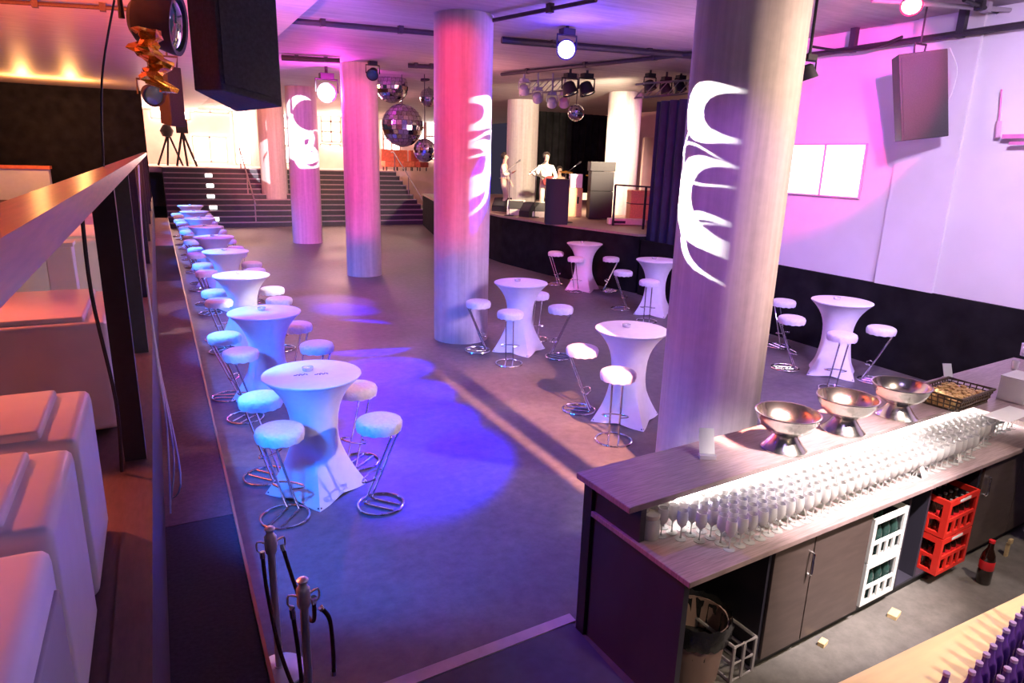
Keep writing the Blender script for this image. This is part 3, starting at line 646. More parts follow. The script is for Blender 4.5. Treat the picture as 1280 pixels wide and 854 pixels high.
# ---- staff side counter in the foreground with violet bottles
fc = thing('back_bar_counter', 'pale wood counter across the bottom right corner', 'counter', (0, 0, 0))
obj('worktop', B(1.6, 6.5, .0, 1.45, .86, .9), 'lightwood', fc, bevel=.004)
obj('cabinet', B(1.7, 6.4, .1, 1.38, 0, .86), 'cab', fc)
M['staff'] = mat('staff side floor mat', srgb(70, 66, 78), .8, noise=.3, scale=10, bump=.1)
vb = bottle_proto('violet_bottle', .25, .03, 'purple', 'purplecap'); k = 0
for j in range(9):
    for i in range(12):
        x = 2.62+i*.078-j*.01; y = 1.10+.2*(x-2.66)-j*.08
        if y < .35 or x > 3.9: continue
        lb = 'violet capped bottle, row %s on the pale counter' % ['at the far edge', 'second from the far edge', 'third from the far edge', 'fourth from the far edge', 'fifth from the far edge', 'sixth from the far edge', 'seventh from the far edge', 'eighth from the far edge', 'nearest the camera'][j]
        if k == 0: vb.location = (x, y, .9); vb['label'] = lb; vb['group'] = 'violet bottles'
        else: dup(vb, (x, y, .9), 0, lb, 'violet bottles')
        k += 1
for (x, y, lb) in ((2.44, 1.08, 'lone violet bottle left of the bottle group'), (2.52, 1.13, 'violet bottle standing just left of the bottle group')):
    dup(vb, (x, y, .9), 0, lb, 'violet bottles')
# ------------------------------------------------------------------ overhead: loudspeakers
def speaker(bot, h, lb, m_='spk', wire=True, lean=(0, 0)):
    b = [Vector(p) for p in bot]; c = sum(b, Vector())/4; base = Vector((c.x, c.y, c.z))
    t = thing('loudspeaker', lb, 'loudspeaker', base)
    lo = [p-base for p in b]; hi = [p-base+Vector((lean[0], lean[1], h)) for p in b]
    obj('cabinet', hexa(bmesh.new(), lo, hi), m_, t, bevel=.012)
    # front grille on face 1-2
    f0, f1 = lo[1], lo[2]; n = (f1-f0).cross(Vector((0, 0, 1))).normalized()
    if n.dot(c*-1) < 0: n = -n
    i0 = f0.lerp(f1, .05); i1 = f0.lerp(f1, .95); u = Vector((lean[0], lean[1], h))
    g = [i0+u*.04+n*.002, i1+u*.04+n*.002, i1+u*.04-n*.01, i0+u*.04-n*.01]
    g = [i0+u*.04+n*.012, i1+u*.04+n*.012, i1+u*.04, i0+u*.04]
    obj('grille', hexa(bmesh.new(), g, [p+u*.92 for p in g]), 'grille' if m_ == 'spkgrey' else m_, t)
    top = c-base+u
    obj('bracket', tube(bmesh.new(), [top+Vector((-.1, 0, -.02)), top+Vector((-.12, 0, .12)), top+Vector((.12, 0, .12)), top+Vector((.1, 0, -.02))], .014), 'pipe', t)
    obj('hanger', tube(bmesh.new(), [top+Vector((0, 0, .12)), (top.x, top.y, CZ-base.z-.0)], .012), 'pipe', t)
    return t
speaker([onY(243, 113, 5.55), onY(277, 113, 5.3), onY(353, 134, 5.45), onY(296, 140, 6.1)], 1.25, 'big black loudspeaker hanging at the top left of the hall', 'spkblue')
speaker([onY(201, 154, 10.2), onY(214, 158, 10.0), onY(233, 159, 10.1), onY(220, 157, 10.5)], .72, 'smaller black loudspeaker hanging left above the stairs')
M['spkgrey'] = mat('grey speaker cabinet', (.045, .045, .045, 1), .6, noise=.2, scale=60, bump=.1)
lo = [onX(1187, 170, 9.55), onX(1127, 177, 9.2), onX(1187, 170, 9.2), onX(1190, 170, 9.55)]
A_ = onY(1127, 176, 6.1); B_ = onY(1186, 170, 5.75)
tA = onY(1123, 68, 6.1); hz = tA.z-A_.z; ln = (tA.x-A_.x, 0)
speaker([A_+Vector((.3, .3, 0)), A_, B_, B_+Vector((.3, .3, 0))], hz, 'grey loudspeaker hanging in front of the white right wall', 'spkgrey', lean=ln)
q = onY(1187, 60, 5.8)
cable([q, onY(1196, 85, 5.8), onY(1192, 110, 5.8), onY(1186, 125, 5.8)], .009, 'wcrate', 'pale looped cable at the side of the grey loudspeaker')
# ------------------------------------------------------------------ pipes, cables on the ceiling
def cpipe(a, b, r, lb, sag=0, name='ceiling_pipe', m_='pipe', z=CZ-.07, cat='pipe', wx=None):
    pa, pb = at(*a, z), at(*b, z)
    if wx: pa, pb = onX(*a, wx), onX(*b, wx); pa.z = pb.z = min(pa.z, pb.z, CZ-.07); z = pa.z
    t = thing(name, lb, cat, pa); d = pb-pa
    obj('tube', tube(bmesh.new(), [Vector((0, 0, 0)), d*.33+Vector((0, 0, -sag)), d*.66+Vector((0, 0, -sag)), d], r, 8), m_, t, smooth=True)
    n = max(2, int(d.length/1.6)); 
    for k in range(n):
        p = d*((k+.5)/n); obj('clamp', B(p.x-.04, p.x+.04, p.y-.05, p.y+.05, -.05-sag*.8, CZ-z), m_, t)
    return t
cpipe((352, 25), (547, 42), .045, 'dark ceiling pipe running from the big loudspeaker to the second column')
cpipe((352, 72), (425, 76), .06, 'dark ceiling pipe left of the third column')
cpipe((510, 82), (549, 84), .05, 'short dark ceiling pipe between the third and second column')
cpipe((552, 38), (745, 0), .03, 'thin reddish conduit crossing above the second column', m_='kerb')
cpipe((627, 50), (868, 70), .06, 'thick dark ceiling pipe between the second and nearest column')
cpipe((627, 93), (868, 67), .045, 'thinner ceiling conduit slanting up to the nearest column')
cpipe((1012, 58), (1285, 30), .045, 'dark ceiling pipe above the white right wall', wx=9.82)
cable([onX(1014, 58, 9.7), onX(1050, 63, 9.7), onX(1090, 60, 9.7), onX(1128, 46, 9.7)], .022, 'cable', 'black cable sagging under the pipe above the right wall')
cpipe((1205, 0), (1278, 27), .025, 'thin black cable in the top right corner of the ceiling', name='ceiling_cable', m_='cable', cat='cable')
cpipe((1090, 0), (1278, 14), .03, 'grey conduit along the ceiling at top right', m_='wall_grey')
cpipe((0, 2), (170, 12), .03, 'thin conduit across the orange lit ceiling at left', m_='kerb', z=CZ-.2)
# ------------------------------------------------------------------ lamps (fixtures)
def par(q, aim, s, lens, lb, cat='spotlight', name='moving_head_lamp', body='black'):
    q = Vector(q); d = (Vector(aim)-q).normalized()
    t = thing(name, lb, cat, q); rot = d.to_track_quat('Z', 'Y').to_matrix().to_4x4()
    obj('lamp_body', lathe(bmesh.new(), [(.5*s, -.9*s), (.75*s, -.7*s), (.85*s, -.1*s), (1.0*s, .5*s), (1.0*s, .62*s), (.86*s, .6*s), (.84*s, .45*s), (0, .45*s)], 28, rot), body, t, smooth=True)
    obj('lens', lathe(bmesh.new(), [(.84*s, .46*s), (.84*s, .5*s), (.5*s, .6*s), (0, .64*s)], 28, rot), lens, t, smooth=True)
    yk = [Vector((-1.15*s, 0, 0)), Vector((-1.15*s, 0, 1.3*s)), Vector((1.15*s, 0, 1.3*s)), Vector((1.15*s, 0, 0))]
    obj('yoke', tube(bmesh.new(), yk, .1*s, 8), body, t)
    obj('yoke_base', B(-.7*s, .7*s, -.5*s, .5*s, 1.3*s, 1.9*s), body, t, bevel=.03*s)
    top = CZ-q.z
    if top > 1.9*s: obj('clamp_bar', tube(bmesh.new(), [(0, 0, 1.9*s), (0, 0, top)], .16*s, 8), body, t)
    return t
HB = onY(714, 64, 10.0); par(HB+Vector((0, .15, .05)), (1.5, 3.0, 2.6), .16, 'blue_lens', 'glowing blue moving head lamp hanging between the columns')
HM = onY(411, 115, 18.0); par(HM+Vector((0, .2, .0)), (0, 2, 2.6), .24, 'mag_lens', 'glowing magenta lamp hanging left of the third column')
q = onY(200, 28, 7.6); par(q, q+Vector((1, -.35, -.12)), .27, 'teal_lens', 'big dark spotlight with teal lens at the top left', name='theatre_spotlight')
q = onY(466, 92, 16.4); par(q, q+Vector((-.5, -1, -.6)), .14, 'teal_lens', 'dark blue lamp mounted at the right side of the third column')
q = onY(1009, 92, 4.9); par(q, q+Vector((.3, -.2, -1)), .09, 'black', 'small black lamp clamped to the right of the nearest column')
q = onY(1140, 4, 4.6); par(q, q+Vector((-.6, -.4, -.5)), .1, 'warm_lens', 'small lamp with bright lens at the top edge above the right wall', body='kerb')
# stage lighting cluster
cl = [((655, 112), 15.5, 'leftmost'), ((672, 122), 15.5, 'second'), ((690, 128), 15.5, 'third'), ((705, 128), 15.5, 'fourth')]
for i, ((px, py), Y, nm) in enumerate(cl):
    q = onY(px, py, Y); par(q, q+Vector((.6, .8, -.8)), .13, 'warm_lens' if i % 2 else 'teal_lens', 'small stage lamp in the cluster above the singer, %s from the left' % nm, body='wall_grey')
for i, (px, py) in enumerate(((712, 112), (733, 112))):
    q = onY(px, py, 14.5); par(q, q+Vector((.2, -.3, -1)), .19, 'blue_lens' if 0 else 'teal_lens', ['large dark lamp left of the stage column top', 'large dark lamp close to the stage column top'][i])
for i, (px, py) in enumerate(((812, 108), (832, 112), (850, 110))):
    q = onY(px, py, 13.5); par(q, q+Vector((.2, -.3, -1)), .15, 'teal_lens', 'dark blue lamp on the right stage truss, %s' % ['left one', 'middle one', 'right one'][i])
for i, (px, py, Y) in enumerate(((484, 92, 20), (497, 95, 20), (531, 97, 19))):
    q = onY(px, py, Y); par(q, q+Vector((.1, -.1, -1)), .13, 'black', 'small hanging black downlight behind the third column, %s' % ['left', 'middle', 'right'][i], name='downlight')
# truss
def truss(a, b, s, lb):
    a, b = Vector(a), Vector(b); t = thing('lighting_truss', lb, 'truss', a); d = b-a; u = d.cross(Vector((0, 0, 1))).normalized()*s; w = Vector((0, 0, s))
    ch = [Vector((0, 0, 0)), u, w, u+w]
    for c in ch: obj('chord', tube(bmesh.new(), [c, c+d], .025, 6), 'cap', t)
    n = max(3, int(d.length/s)); bm = bmesh.new()
    for k in range(n):
        p, q = d*(k/n), d*((k+1)/n)
        for c0, c1 in ((0, 2), (1, 3), (0, 1), (2, 3)): tube(bm, [ch[c0]+p, ch[c1]+q], .012, 5)
    obj('lattice', bm, 'cap', t)
truss(onY(650, 101, 16)-Vector((0,0,.35)), onY(710, 95, 16)-Vector((0,0,.35)), .3, 'silver lighting truss above the singer'); truss(onY(795, 100, 13.6)-Vector((0,0,.4)), onY(868, 95, 13.6)-Vector((0,0,.4)), .3, 'dark lighting truss above the right side of the stage')
# mirror balls
def mball(px, py, Y, rpx, lb):
    q = onY(px, py, Y); r = rpx/F*(q-Vector((0, 0, H))).length*.96
    t = thing('mirror_ball', lb, 'mirror ball', q, rj.uniform(0, 3), 'mirror balls')
    bm = bmesh.new(); NR = 14; NS = 26; vs = []
    for i in range(NR+1):
        th = PI*i/NR; n = NS
        for_row = []
    for i in range(NR):       # separate tiles, each jittered, over a dark core
        t0, t1 = PI*(i+.04)/NR, PI*(i+.96)/NR; n = max(4, int(NS*math.sin(PI*(i+.5)/NR)))
        for j in range(n):
            a0, a1 = 2*PI*(j+.04)/n, 2*PI*(j+.96)/n; rr = r*rj.uniform(1.0, 1.02); tl = rj.uniform(-.012, .012)
            f = [bm.verts.new((r*1.01*math.sin(tt)*math.cos(aa)*(1+s1*tl), r*1.01*math.sin(tt)*math.sin(aa)*(1+s1*tl), r*1.01*math.cos(tt))) for tt, aa, s1 in ((t0, a0, 1), (t1, a0, -1), (t1, a1, -1), (t0, a1, 1))]
            bm.faces.new(f)
    obj('tiles', bm, 'mirror', t)
    obj('core', lathe(bmesh.new(), [(0, -r*.985)]+[(r*.985*math.sin(PI*k/16), -r*.985*math.cos(PI*k/16)) for k in range(1, 16)]+[(0, r*.985)], 28, cap=False), 'grille', t, smooth=True)
    obj('hanging_wire', tube(bmesh.new(), [(0, 0, r*.9), (0, 0, CZ-q.z)], .012, 5), 'pipe', t)
mball(490, 108, 19.5, 19, 'mirror ball highest of the group right of the third column')
mball(503, 157, 18.5, 25, 'largest mirror ball right of the third column')
mball(531, 188, 18, 14, 'small mirror ball lowest of the group left of the second column')
mball(536, 122, 21, 11, 'small far mirror ball beside the second column')
mball(720, 141, 15.2, 10, 'small bright mirror ball below the stage lamps')
# gold foil
q = onY(197, 80, 7.0); bm = bmesh.new(); N1, N2 = 10, 16; g = []
for i in range(N2+1):
    row = []
    for j in range(N1):
        a = 2*PI*j/N1; zz = .27-.5*i/N2; rr = .11*(1-.3*i/N2)+rj.uniform(-.045, .045)
        row.append(bm.verts.new((rr*math.cos(a)+.05*math.sin(i*.9)-.08*(1-i/N2), rr*math.sin(a), zz)))
    g.append(row)
for i in range(N2):
    for j in range(N1): k = (j+1) % N1; bm.faces.new((g[i][j], g[i][k], g[i+1][k], g[i+1][j]))
bm.faces.new(g[0]); bm.faces.new(g[-1])
tag(obj('foil_decoration', bm, 'gold', loc=q), 'crumpled golden foil hanging below the top left spotlight', 'decoration')
q = onY(190, 118, 9); par(q, q+Vector((.3, -1, -.3)), .12, 'teal_lens', 'small dark lamp under the golden foil')
# ------------------------------------------------------------------ right wall items
w1 = [onX(x, y, 9.99) for x, y in ((988, 181), (1083, 183), (1079, 247), (984, 240))]
wz1 = (w1[0].z+w1[1].z)/2; wz0 = (w1[2].z+w1[3].z)/2; wy0 = w1[1].y; wy1 = w1[0].y+.25; ym = onX(1030, 210, 9.99).y
w = struct('window_21', B(9.95, 9.985, ym+.03, wy1, wz0, wz1), 'litwall', 'left glowing white panel on the right wall'); w = struct('window_22', B(9.95, 9.985, wy0, ym-.03, wz0, wz1), 'litwall', 'right glowing white panel on the right wall')  # two flat emissive panels set on the wall
M['frame'] = mat('lilac frame', (.6, .35, .5, 1), .6, noise=.05)
obj('window_frame', B(9.96, 9.99, wy0-.03, wy1, wz0-.03, wz1+.03), 'frame', w)  # thin sheet around the two emissive panels
a, b = onX(1252, 112, 9.9), onX(1247, 172, 9.9); t = thing('wall_bracket', 'thin pink bracket rod on the wall at the right edge', 'bracket', a)
d = b-a; obj('rod', tube(bmesh.new(), [Vector((0, 0, 0)), d*.7], .012), 'pinkdev', t); obj('clamp', tube(bmesh.new(), [d*.66, d], .035), 'warm_lens' if 0 else 'frame', t)
a2 = onX(1265, 168, 9.85)-a; obj('arm', B(a2.x-.03, a2.x+.03, a2.y-.28, a2.y+.1, a2.z-.05, a2.z+.0), 'pinkdev', t); obj('arm', B(a2.x-.03, a2.x+.03, a2.y-.3, a2.y, a2.z-.13, a2.z-.09), 'pinkdev', t)
# ------------------------------------------------------------------ stage people and gear
def skin_body(name, joints, edges, m_, parent, lev=1):
    me = bpy.data.meshes.new(name); me.from_pydata([j[0] for j in joints], edges, [])
    o = bpy.data.objects.new(name, me); C.objects.link(o); o.parent = parent; me.materials.append(M[m_])
    md = o.modifiers.new('skin', 'SKIN'); md.use_smooth_shade = True
    for i, j in enumerate(joints):
        sv = me.skin_vertices[0].data[i]; r = j[1]; sv.radius = (r, r) if not isinstance(r, tuple) else r; sv.use_root = (i == 0)
    s = o.modifiers.new('subd', 'SUBSURF'); s.levels = lev; s.render_levels = lev
    return o
def person(x, y, z, rz, lb, shirt, pose='guitar', sc=1.0, seated=False):
    t = thing('person', lb, 'person', (x, y, z), rz)
    hp = .93 if not seated else .55; dz = hp-.93
    def P_(a, b, c): return (a*sc, b*sc, (c+dz)*sc)
    if seated: la = [(P_(.1, -.02, .9), .09), (P_(.14, -.42, .92), .07), (P_(.14, -.45, .47), .05), (P_(.14, -.55, .42), .04)]
    else: la = [(P_(.1, 0, .88), .095), (P_(.13, -.03, .5), .065), (P_(.15, .03, .1), .045), (P_(.16, -.12, .04), .035)]
    J = [(P_(0, 0, .95), (.15, .11)), (P_(0, 0, 1.15), (.14, .1)), (P_(0, -.01, 1.36), (.17, .11)), (P_(0, 0, 1.5), .055), (P_(0, -.02, 1.58), .07), (P_(0, -.025, 1.68), .095), (P_(0, -.02, 1.76), .07)]
    E_ = [(0, 1), (1, 2), (2, 3), (3, 4), (4, 5), (5, 6)]
    k = len(J); J += la; E_ += [(0, k), (k, k+1), (k+1, k+2), (k+2, k+3)]
    lb2 = [((-p[0][0], p[0][1], p[0][2]), p[1]) for p in la]; 
    if not seated: lb2[1] = ((lb2[1][0][0], -.12*sc, lb2[1][0][2]), .065)
    k2 = len(J); J += lb2; E_ += [(0, k2), (k2, k2+1), (k2+1, k2+2), (k2+2, k2+3)]
    if pose == 'guitar': R_ = [(P_(.2, 0, 1.4), .06), (P_(.3, -.05, 1.13), .045), (P_(.12, -.26, 1.05), .032), (P_(.06, -.28, 1.03), .03)]; L_ = [(P_(-.2, 0, 1.4), .06), (P_(-.32, -.1, 1.15), .045), (P_(-.5, -.3, 1.22), .032), (P_(-.55, -.32, 1.25), .03)]
    elif pose == 'drum': R_ = [(P_(.2, 0, 1.4), .06), (P_(.3, -.1, 1.15), .045), (P_(.2, -.38, 1.1), .032), (P_(.18, -.45, 1.12), .03)]; L_ = [(P_(-.2, 0, 1.4), .06), (P_(-.3, -.12, 1.18), .045), (P_(-.2, -.36, 1.2), .032), (P_(-.18, -.43, 1.24), .03)]
    else: R_ = [(P_(.2, 0, 1.4), .06), (P_(.26, -.02, 1.12), .045), (P_(.24, -.16, .92), .032), (P_(.23, -.2, .86), .03)]; L_ = [(P_(-.2, 0, 1.4), .06), (P_(-.27, -.06, 1.14), .045), (P_(-.12, -.28, 1.2), .032), (P_(-.08, -.33, 1.24), .03)]
    k3 = len(J); J += R_; E_ += [(2, k3), (k3, k3+1), (k3+1, k3+2), (k3+2, k3+3)]
    k4 = len(J); J += L_; E_ += [(2, k4), (k4, k4+1), (k4+1, k4+2), (k4+2, k4+3)]
    # five fingers at each hand
    for kk, S_ in ((k3+3, R_), (k4+3, L_)):
        w_ = Vector(S_[3][0]); d_ = (w_-Vector(S_[2][0])).normalized(); side = d_.cross(Vector((0, 0, 1))).normalized()
        for f in range(5):
            off = side*(f-2)*.018 if f < 4 else side*.045
            b0 = len(J); J += [(tuple(w_+off+d_*(.05 if f < 4 else .0)), .009), (tuple(w_+off+d_*(.09 if f < 4 else .03)+Vector((0, 0, -.02))), .008)]; E_ += [(kk, b0), (b0, b0+1)]
    nb = len(J); J += [(P_(0, -.135, 1.665), .013)]; E_ += [(5, nb)]      # nose
    skin_body('body', J, E_, 'skin', t, 1)
    tr = [(J[0][0], (.165, .125)), (P_(0, 0, 1.02), (.155, .115))] + [(p, r+.014) for p, r in J[k:k+3]] + [(p, r+.014) for p, r in J[k2:k2+3]]
    skin_body('trousers', tr, [(0, 1), (0, 2), (2, 3), (3, 4), (0, 5), (5, 6), (6, 7)], 'trouser' if shirt == 'shirt_w' else 'shirt_w', t)
    shv = [(J[1][0], (.16, .12)), (P_(0, 0, 1.03), (.16, .125)), (J[2][0], (.185, .125)), (P_(0, 0, 1.46), .075)] + [(p, r+.014) for p, r in J[k3:k3+3]] + [(p, r+.014) for p, r in J[k4:k4+3]]
    skin_body('shirt', shv, [(0, 1), (0, 2), (2, 3), (2, 4), (4, 5), (5, 6), (2, 7), (7, 8), (8, 9)], shirt, t)
    hz = (1.72+dz)*sc
    bm = bmesh.new(); bmesh.ops.create_uvsphere(bm, u_segments=16, v_segments=10, radius=.108*sc, matrix=T((0, .012, hz)))
    for v in list(bm.verts):
        if v.co.y < -.045*sc and v.co.z < hz+.035*sc: v.co.y = -.02
    obj('hair', bm, 'hair', t, smooth=True)
    for s in (1, -1):
        f = la[3][0] if s > 0 else lb2[3][0]
        obj('shoe', B(f[0]-.05, f[0]+.05, f[1]-.1, f[1]+.17, (.0 if not seated else f[2]-.06), (.09 if not seated else f[2]+.03)), 'shoe', t, smooth=True, bevel=.025)
    return t
q = at(629, 264, SGZ); person(q.x, q.y, SGZ, .9, 'person in a pale shirt standing at the left edge of the stage', 'shirt_w', 'stand')
q = at(680, 270, SGZ); gx = q; person(q.x, q.y, SGZ, -.2, 'person in a white shirt playing a guitar at the microphone', 'shirt_w', 'guitar', 1.02)
gt = thing('electric_guitar', 'dark red guitar held by the person at the microphone', 'guitar', (q.x, q.y, SGZ), -.2)
obj('guitar_body', lathe(bmesh.new(), [(.0, -.02), (.15, -.02), (.16, 0), (.15, .02), (0, .02)], 24, T((.05, -.22, 1.02), 0, PI/2) @ Matrix.Diagonal((1.3, 1, 1, 1))), 'guitar', gt, smooth=True)
obj('guitar_neck', B(-.6, -.1, -.25, -.23, -.03, .03, mt=T((0, 0, 1.08), 0, 0, .35)), 'hair', gt)
q = at(716, 262, SGZ); dpos = (q.x, q.y+1.0); person(q.x, q.y+1.0, SGZ, -.3, 'seated person in dark clothes behind the drum kit', 'shirt_d', 'drum', seated=True)
t = thing('drum_stool', 'low black stool under the seated drummer', 'stool', (q.x, q.y+1.0, SGZ)); obj('seat', lathe(bmesh.new(), [(.17, .36), (.18, .38), (.18, .43), (0, .44)], 20), 'black', t); [obj('leg', tube(bmesh.new(), [(0, 0, .36), (.2*math.cos(a), .2*math.sin(a), 0.01)], .012), 'chrome', t) for a in (0, 2.1, 4.2)]
# mic stands
for (px, py, lb) in ((667, 270, 'microphone stand in front of the guitarist'), (636, 268, 'microphone stand beside the person in the pale shirt'), (707, 276, 'microphone stand next to the black stage loudspeaker')):
    q = at(px, py, SGZ); t = thing('microphone_stand', lb, 'microphone stand', (q.x-.25, q.y-.5, SGZ), 0, 'microphone stands')
    obj('base', lathe(bmesh.new(), [(.14, 0), (.14, .015), (.02, .03)], 20), 'black', t); obj('pole', tube(bmesh.new(), [(0, 0, .02), (0, 0, 1.3)], .012), 'chrome', t); obj('boom', tube(bmesh.new(), [(-.25, 0, 1.2), (.2, .05, 1.5)], .01), 'chrome', t)
    obj('microphone', lathe(bmesh.new(), [(.012, 0), (.02, .12), (.03, .15), (.02, .19), (0, .195)], 12, T((.2, .05, 1.5), 0, 0, 1.0)), 'grille', t, smooth=True)
# drum kit
dk = thing('drum_kit', 'pale drum kit at the back of the stage', 'drums', (dpos[0]-.1, dpos[1]-1.0, SGZ), -.2)
obj('bass_drum', lathe(bmesh.new(), [(.3, -.2), (.3, .2), (.285, .21), (0, .212)], 32, T((0, 0, .3), 0, PI/2)), 'amp', dk, smooth=True)
for dx, dy, z, r, in ((-.2, .05, .72, .15), (.2, .05, .72, .16), (.5, .25, .45, .2), (-.5, .3, .55, .17)): obj('tom_drum', lathe(bmesh.new(), [(r, z-.12), (r, z+.1), (r*.95, z+.11), (0, z+.11)], 24, T((dx, dy, 0))), 'shirt_w', dk, smooth=True)
for dx, dy, z in ((-.75, .1, 1.1), (.75, .0, 1.15), (-.3, -.2, 1.25)):
    c = obj('cymbal', lathe(bmesh.new(), [(.24, 0), (.1, .02), (.03, .045), (0, .05)], 24, T((dx, dy, z), 0, .15)), 'gold', dk, smooth=True); obj('cymbal_stand', tube(bmesh.new(), [(dx, dy, 0.01), (dx, dy, z)], .012), 'chrome', c)
# wedges
def wedge(px, py, rz, lb, s=1.0, m_='spk'):
    q = at(px, py, SGZ); t = thing('stage_monitor', lb, 'monitor speaker', (q.x, q.y, SGZ), rz, 'stage monitors'); bm = bmesh.new()
    pr = [(-.25, 0), (.25, 0), (.25, .15), (.05, .42), (-.25, .42)]
    a_ = [bm.verts.new((-.33*s, y, z)) for y, z in pr]; b_ = [bm.verts.new((.33*s, y, z)) for y, z in pr]
    bm.faces.new(a_); bm.faces.new(b_[::-1])
    for i in range(5): j = (i+1) % 5; bm.faces.new((a_[i], a_[j], b_[j], b_[i]))
    obj('cabinet', bm, m_, t); obj('grille', hexa(bmesh.new(), [(-.28*s, .24, .17), (.28*s, .24, .17), (.28*s, .255, .18), (-.28*s, .255, .18)], [(-.28*s, .06, .4), (.28*s, .06, .4), (.28*s, .075, .41), (-.28*s, .075, .41)]), 'grille', t)
wedge(645, 268, 2.6, 'pale lit stage monitor left of the dark one', .8, 'shirt_w'); wedge(662, 271, 1.9, 'dark stage monitor in front of the guitarist', .6); wedge(672, 271, 2.9, 'pale stage monitor at the feet of the guitarist', .7, 'shirt_w'); wedge(627, 264, 2.2, 'dark stage monitor half hidden behind the second column', .7)
# black stage loudspeaker stack
a, b = at(686, 279, SGZ), at(713, 281, SGZ); t = thing('loudspeaker', 'tall black loudspeaker standing at the front of the stage', 'loudspeaker', (a.x+.15, a.y-.1, SGZ), -.5)
obj('cabinet', B(-.3, .3, -.3, .3, 0, 1.15), 'spk', t, bevel=.015); obj('grille', B(-.27, .27, -.315, -.3, .05, 1.1), 'spk', t); obj('handle', B(-.31, -.3, -.1, .1, .6, .68), 'black', t)
# amps at right
q = at(748, 274, SGZ); t = thing('amplifier_rack', 'tall black amplifier stack right of the drums', 'amplifier', (q.x, q.y, SGZ), -.4)
obj('lower_cabinet', B(-.33, .33, -.25, .25, 0.03, .8), 'spk', t, bevel=.01); obj('upper_cabinet', B(-.33, .33, -.25, .25, .81, 1.35), 'spk', t, bevel=.01); obj('amplifier_head', B(-.36, .36, -.25, .25, 1.36, 1.62), 'black', t, bevel=.01)
q = at(730, 272, SGZ); t = thing('guitar_amplifier', 'pale pink amplifier with dark slot left of the black stack', 'amplifier', (q.x-.2, q.y+.3, SGZ), -.4); obj('cabinet', B(-.22, .22, -.2, .2, 0.02, .85), 'amp', t, bevel=.01); obj('slot', B(.06, .12, -.206, -.2, .4, .6), 'black', t); obj('amplifier_head', B(-.15, .2, -.18, .18, .86, 1.25), 'white', t, bevel=.01)
q = at(802, 276, SGZ); t = thing('flight_case', 'tan flight case with dark bands on the right of the stage', 'case', (q.x, q.y, SGZ), -.45); obj('case_body', B(-.42, .42, -.3, .3, .03, .48), 'amp', t, bevel=.01); obj('lid', B(-.42, .42, -.3, .3, .5, .86), 'amp', t, bevel=.01); obj('band', B(-.425, .425, -.305, .305, .48, .5), 'black', t)
q = at(782, 281, SGZ); t = thing('low_case', 'low white equipment case in front of the tan flight case', 'case', (q.x, q.y-.1, SGZ), -.45); obj('case_body', B(-.55, .45, -.15, .15, .02, .17), 'shirt_w', t, bevel=.01); obj('band', B(-.4, -.1, -.155, -.15, .05, .12), 'black', t)
# stage rail
t = thing('stage_railing', 'thin black railing at the right front of the stage', 'railing', at(766, 282, SGZ))
e = at(845, 292, SGZ)-t.location
obj('top_rail', tube(bmesh.new(), [(0, 0, 1.05), (e.x, e.y, 1.05)], .022), 'pipe', t)
for k in (0, .5, 1): obj('post', tube(bmesh.new(), [(e.x*k, e.y*k, 0), (e.x*k, e.y*k, 1.05)], .03), 'black', t)
# ------------------------------------------------------------------ foyer things
t = thing('folding_easel', 'dark tripod stand silhouetted at the top of the stairs at left', 'stand', (onY(212, 200, 36.5).x, 36.5, SZ))
for dx in (-.5, -.1, .55): obj('leg', tube(bmesh.new(), [(dx, 0, 0.02), (.05, 0, 1.5)], .045), 'black', t)
obj('head', lathe(bmesh.new(), [(.0, 1.3), (.2, 1.35), (.3, 1.6), (.15, 1.85), (0, 1.9)], 16), 'black', t, smooth=True)
t = thing('folding_easel', 'second dark tripod stand beside the left foyer stand', 'stand', (onY(231, 200, 36).x, 36, SZ))
for dx in (-.35, .1, .5): obj('leg', tube(bmesh.new(), [(dx, 0, 0.02), (0, 0, 1.6)], .05), 'black', t)
obj('panel', B(-.25, .25, -.04, .04, 1.5, 2.1), 'black', t)
for i, (px, lb) in enumerate(((488, 'orange armchair left at the top of the stairs'), (508, 'orange armchair in the middle at the top of the stairs'), (528, 'orange armchair right at the top of the stairs'))):
    q = onY(px, 212, 36.2); t = thing('armchair', lb, 'armchair', (q.x, 36.2+.3*i, SZ), .3*i, 'orange foyer armchairs')
    obj('seat', B(-.4, .4, -.4, .35, .2, .5), 'orangechair', t, bevel=.05); obj('backrest', B(-.4, .4, .25, .42, .3, 1.1), 'orangechair', t, bevel=.05)
    for sx in (-.3, .3):
        for sy in (-.3, .3): obj('leg', tube(bmesh.new(), [(sx, sy, 0.0), (sx, sy, .25)], .03), 'black', t)
struct('trim_7', B(7.6, 12, 39, 39.2, SZ, 3.4), 'pinkroom', 'low partition in the foyer')
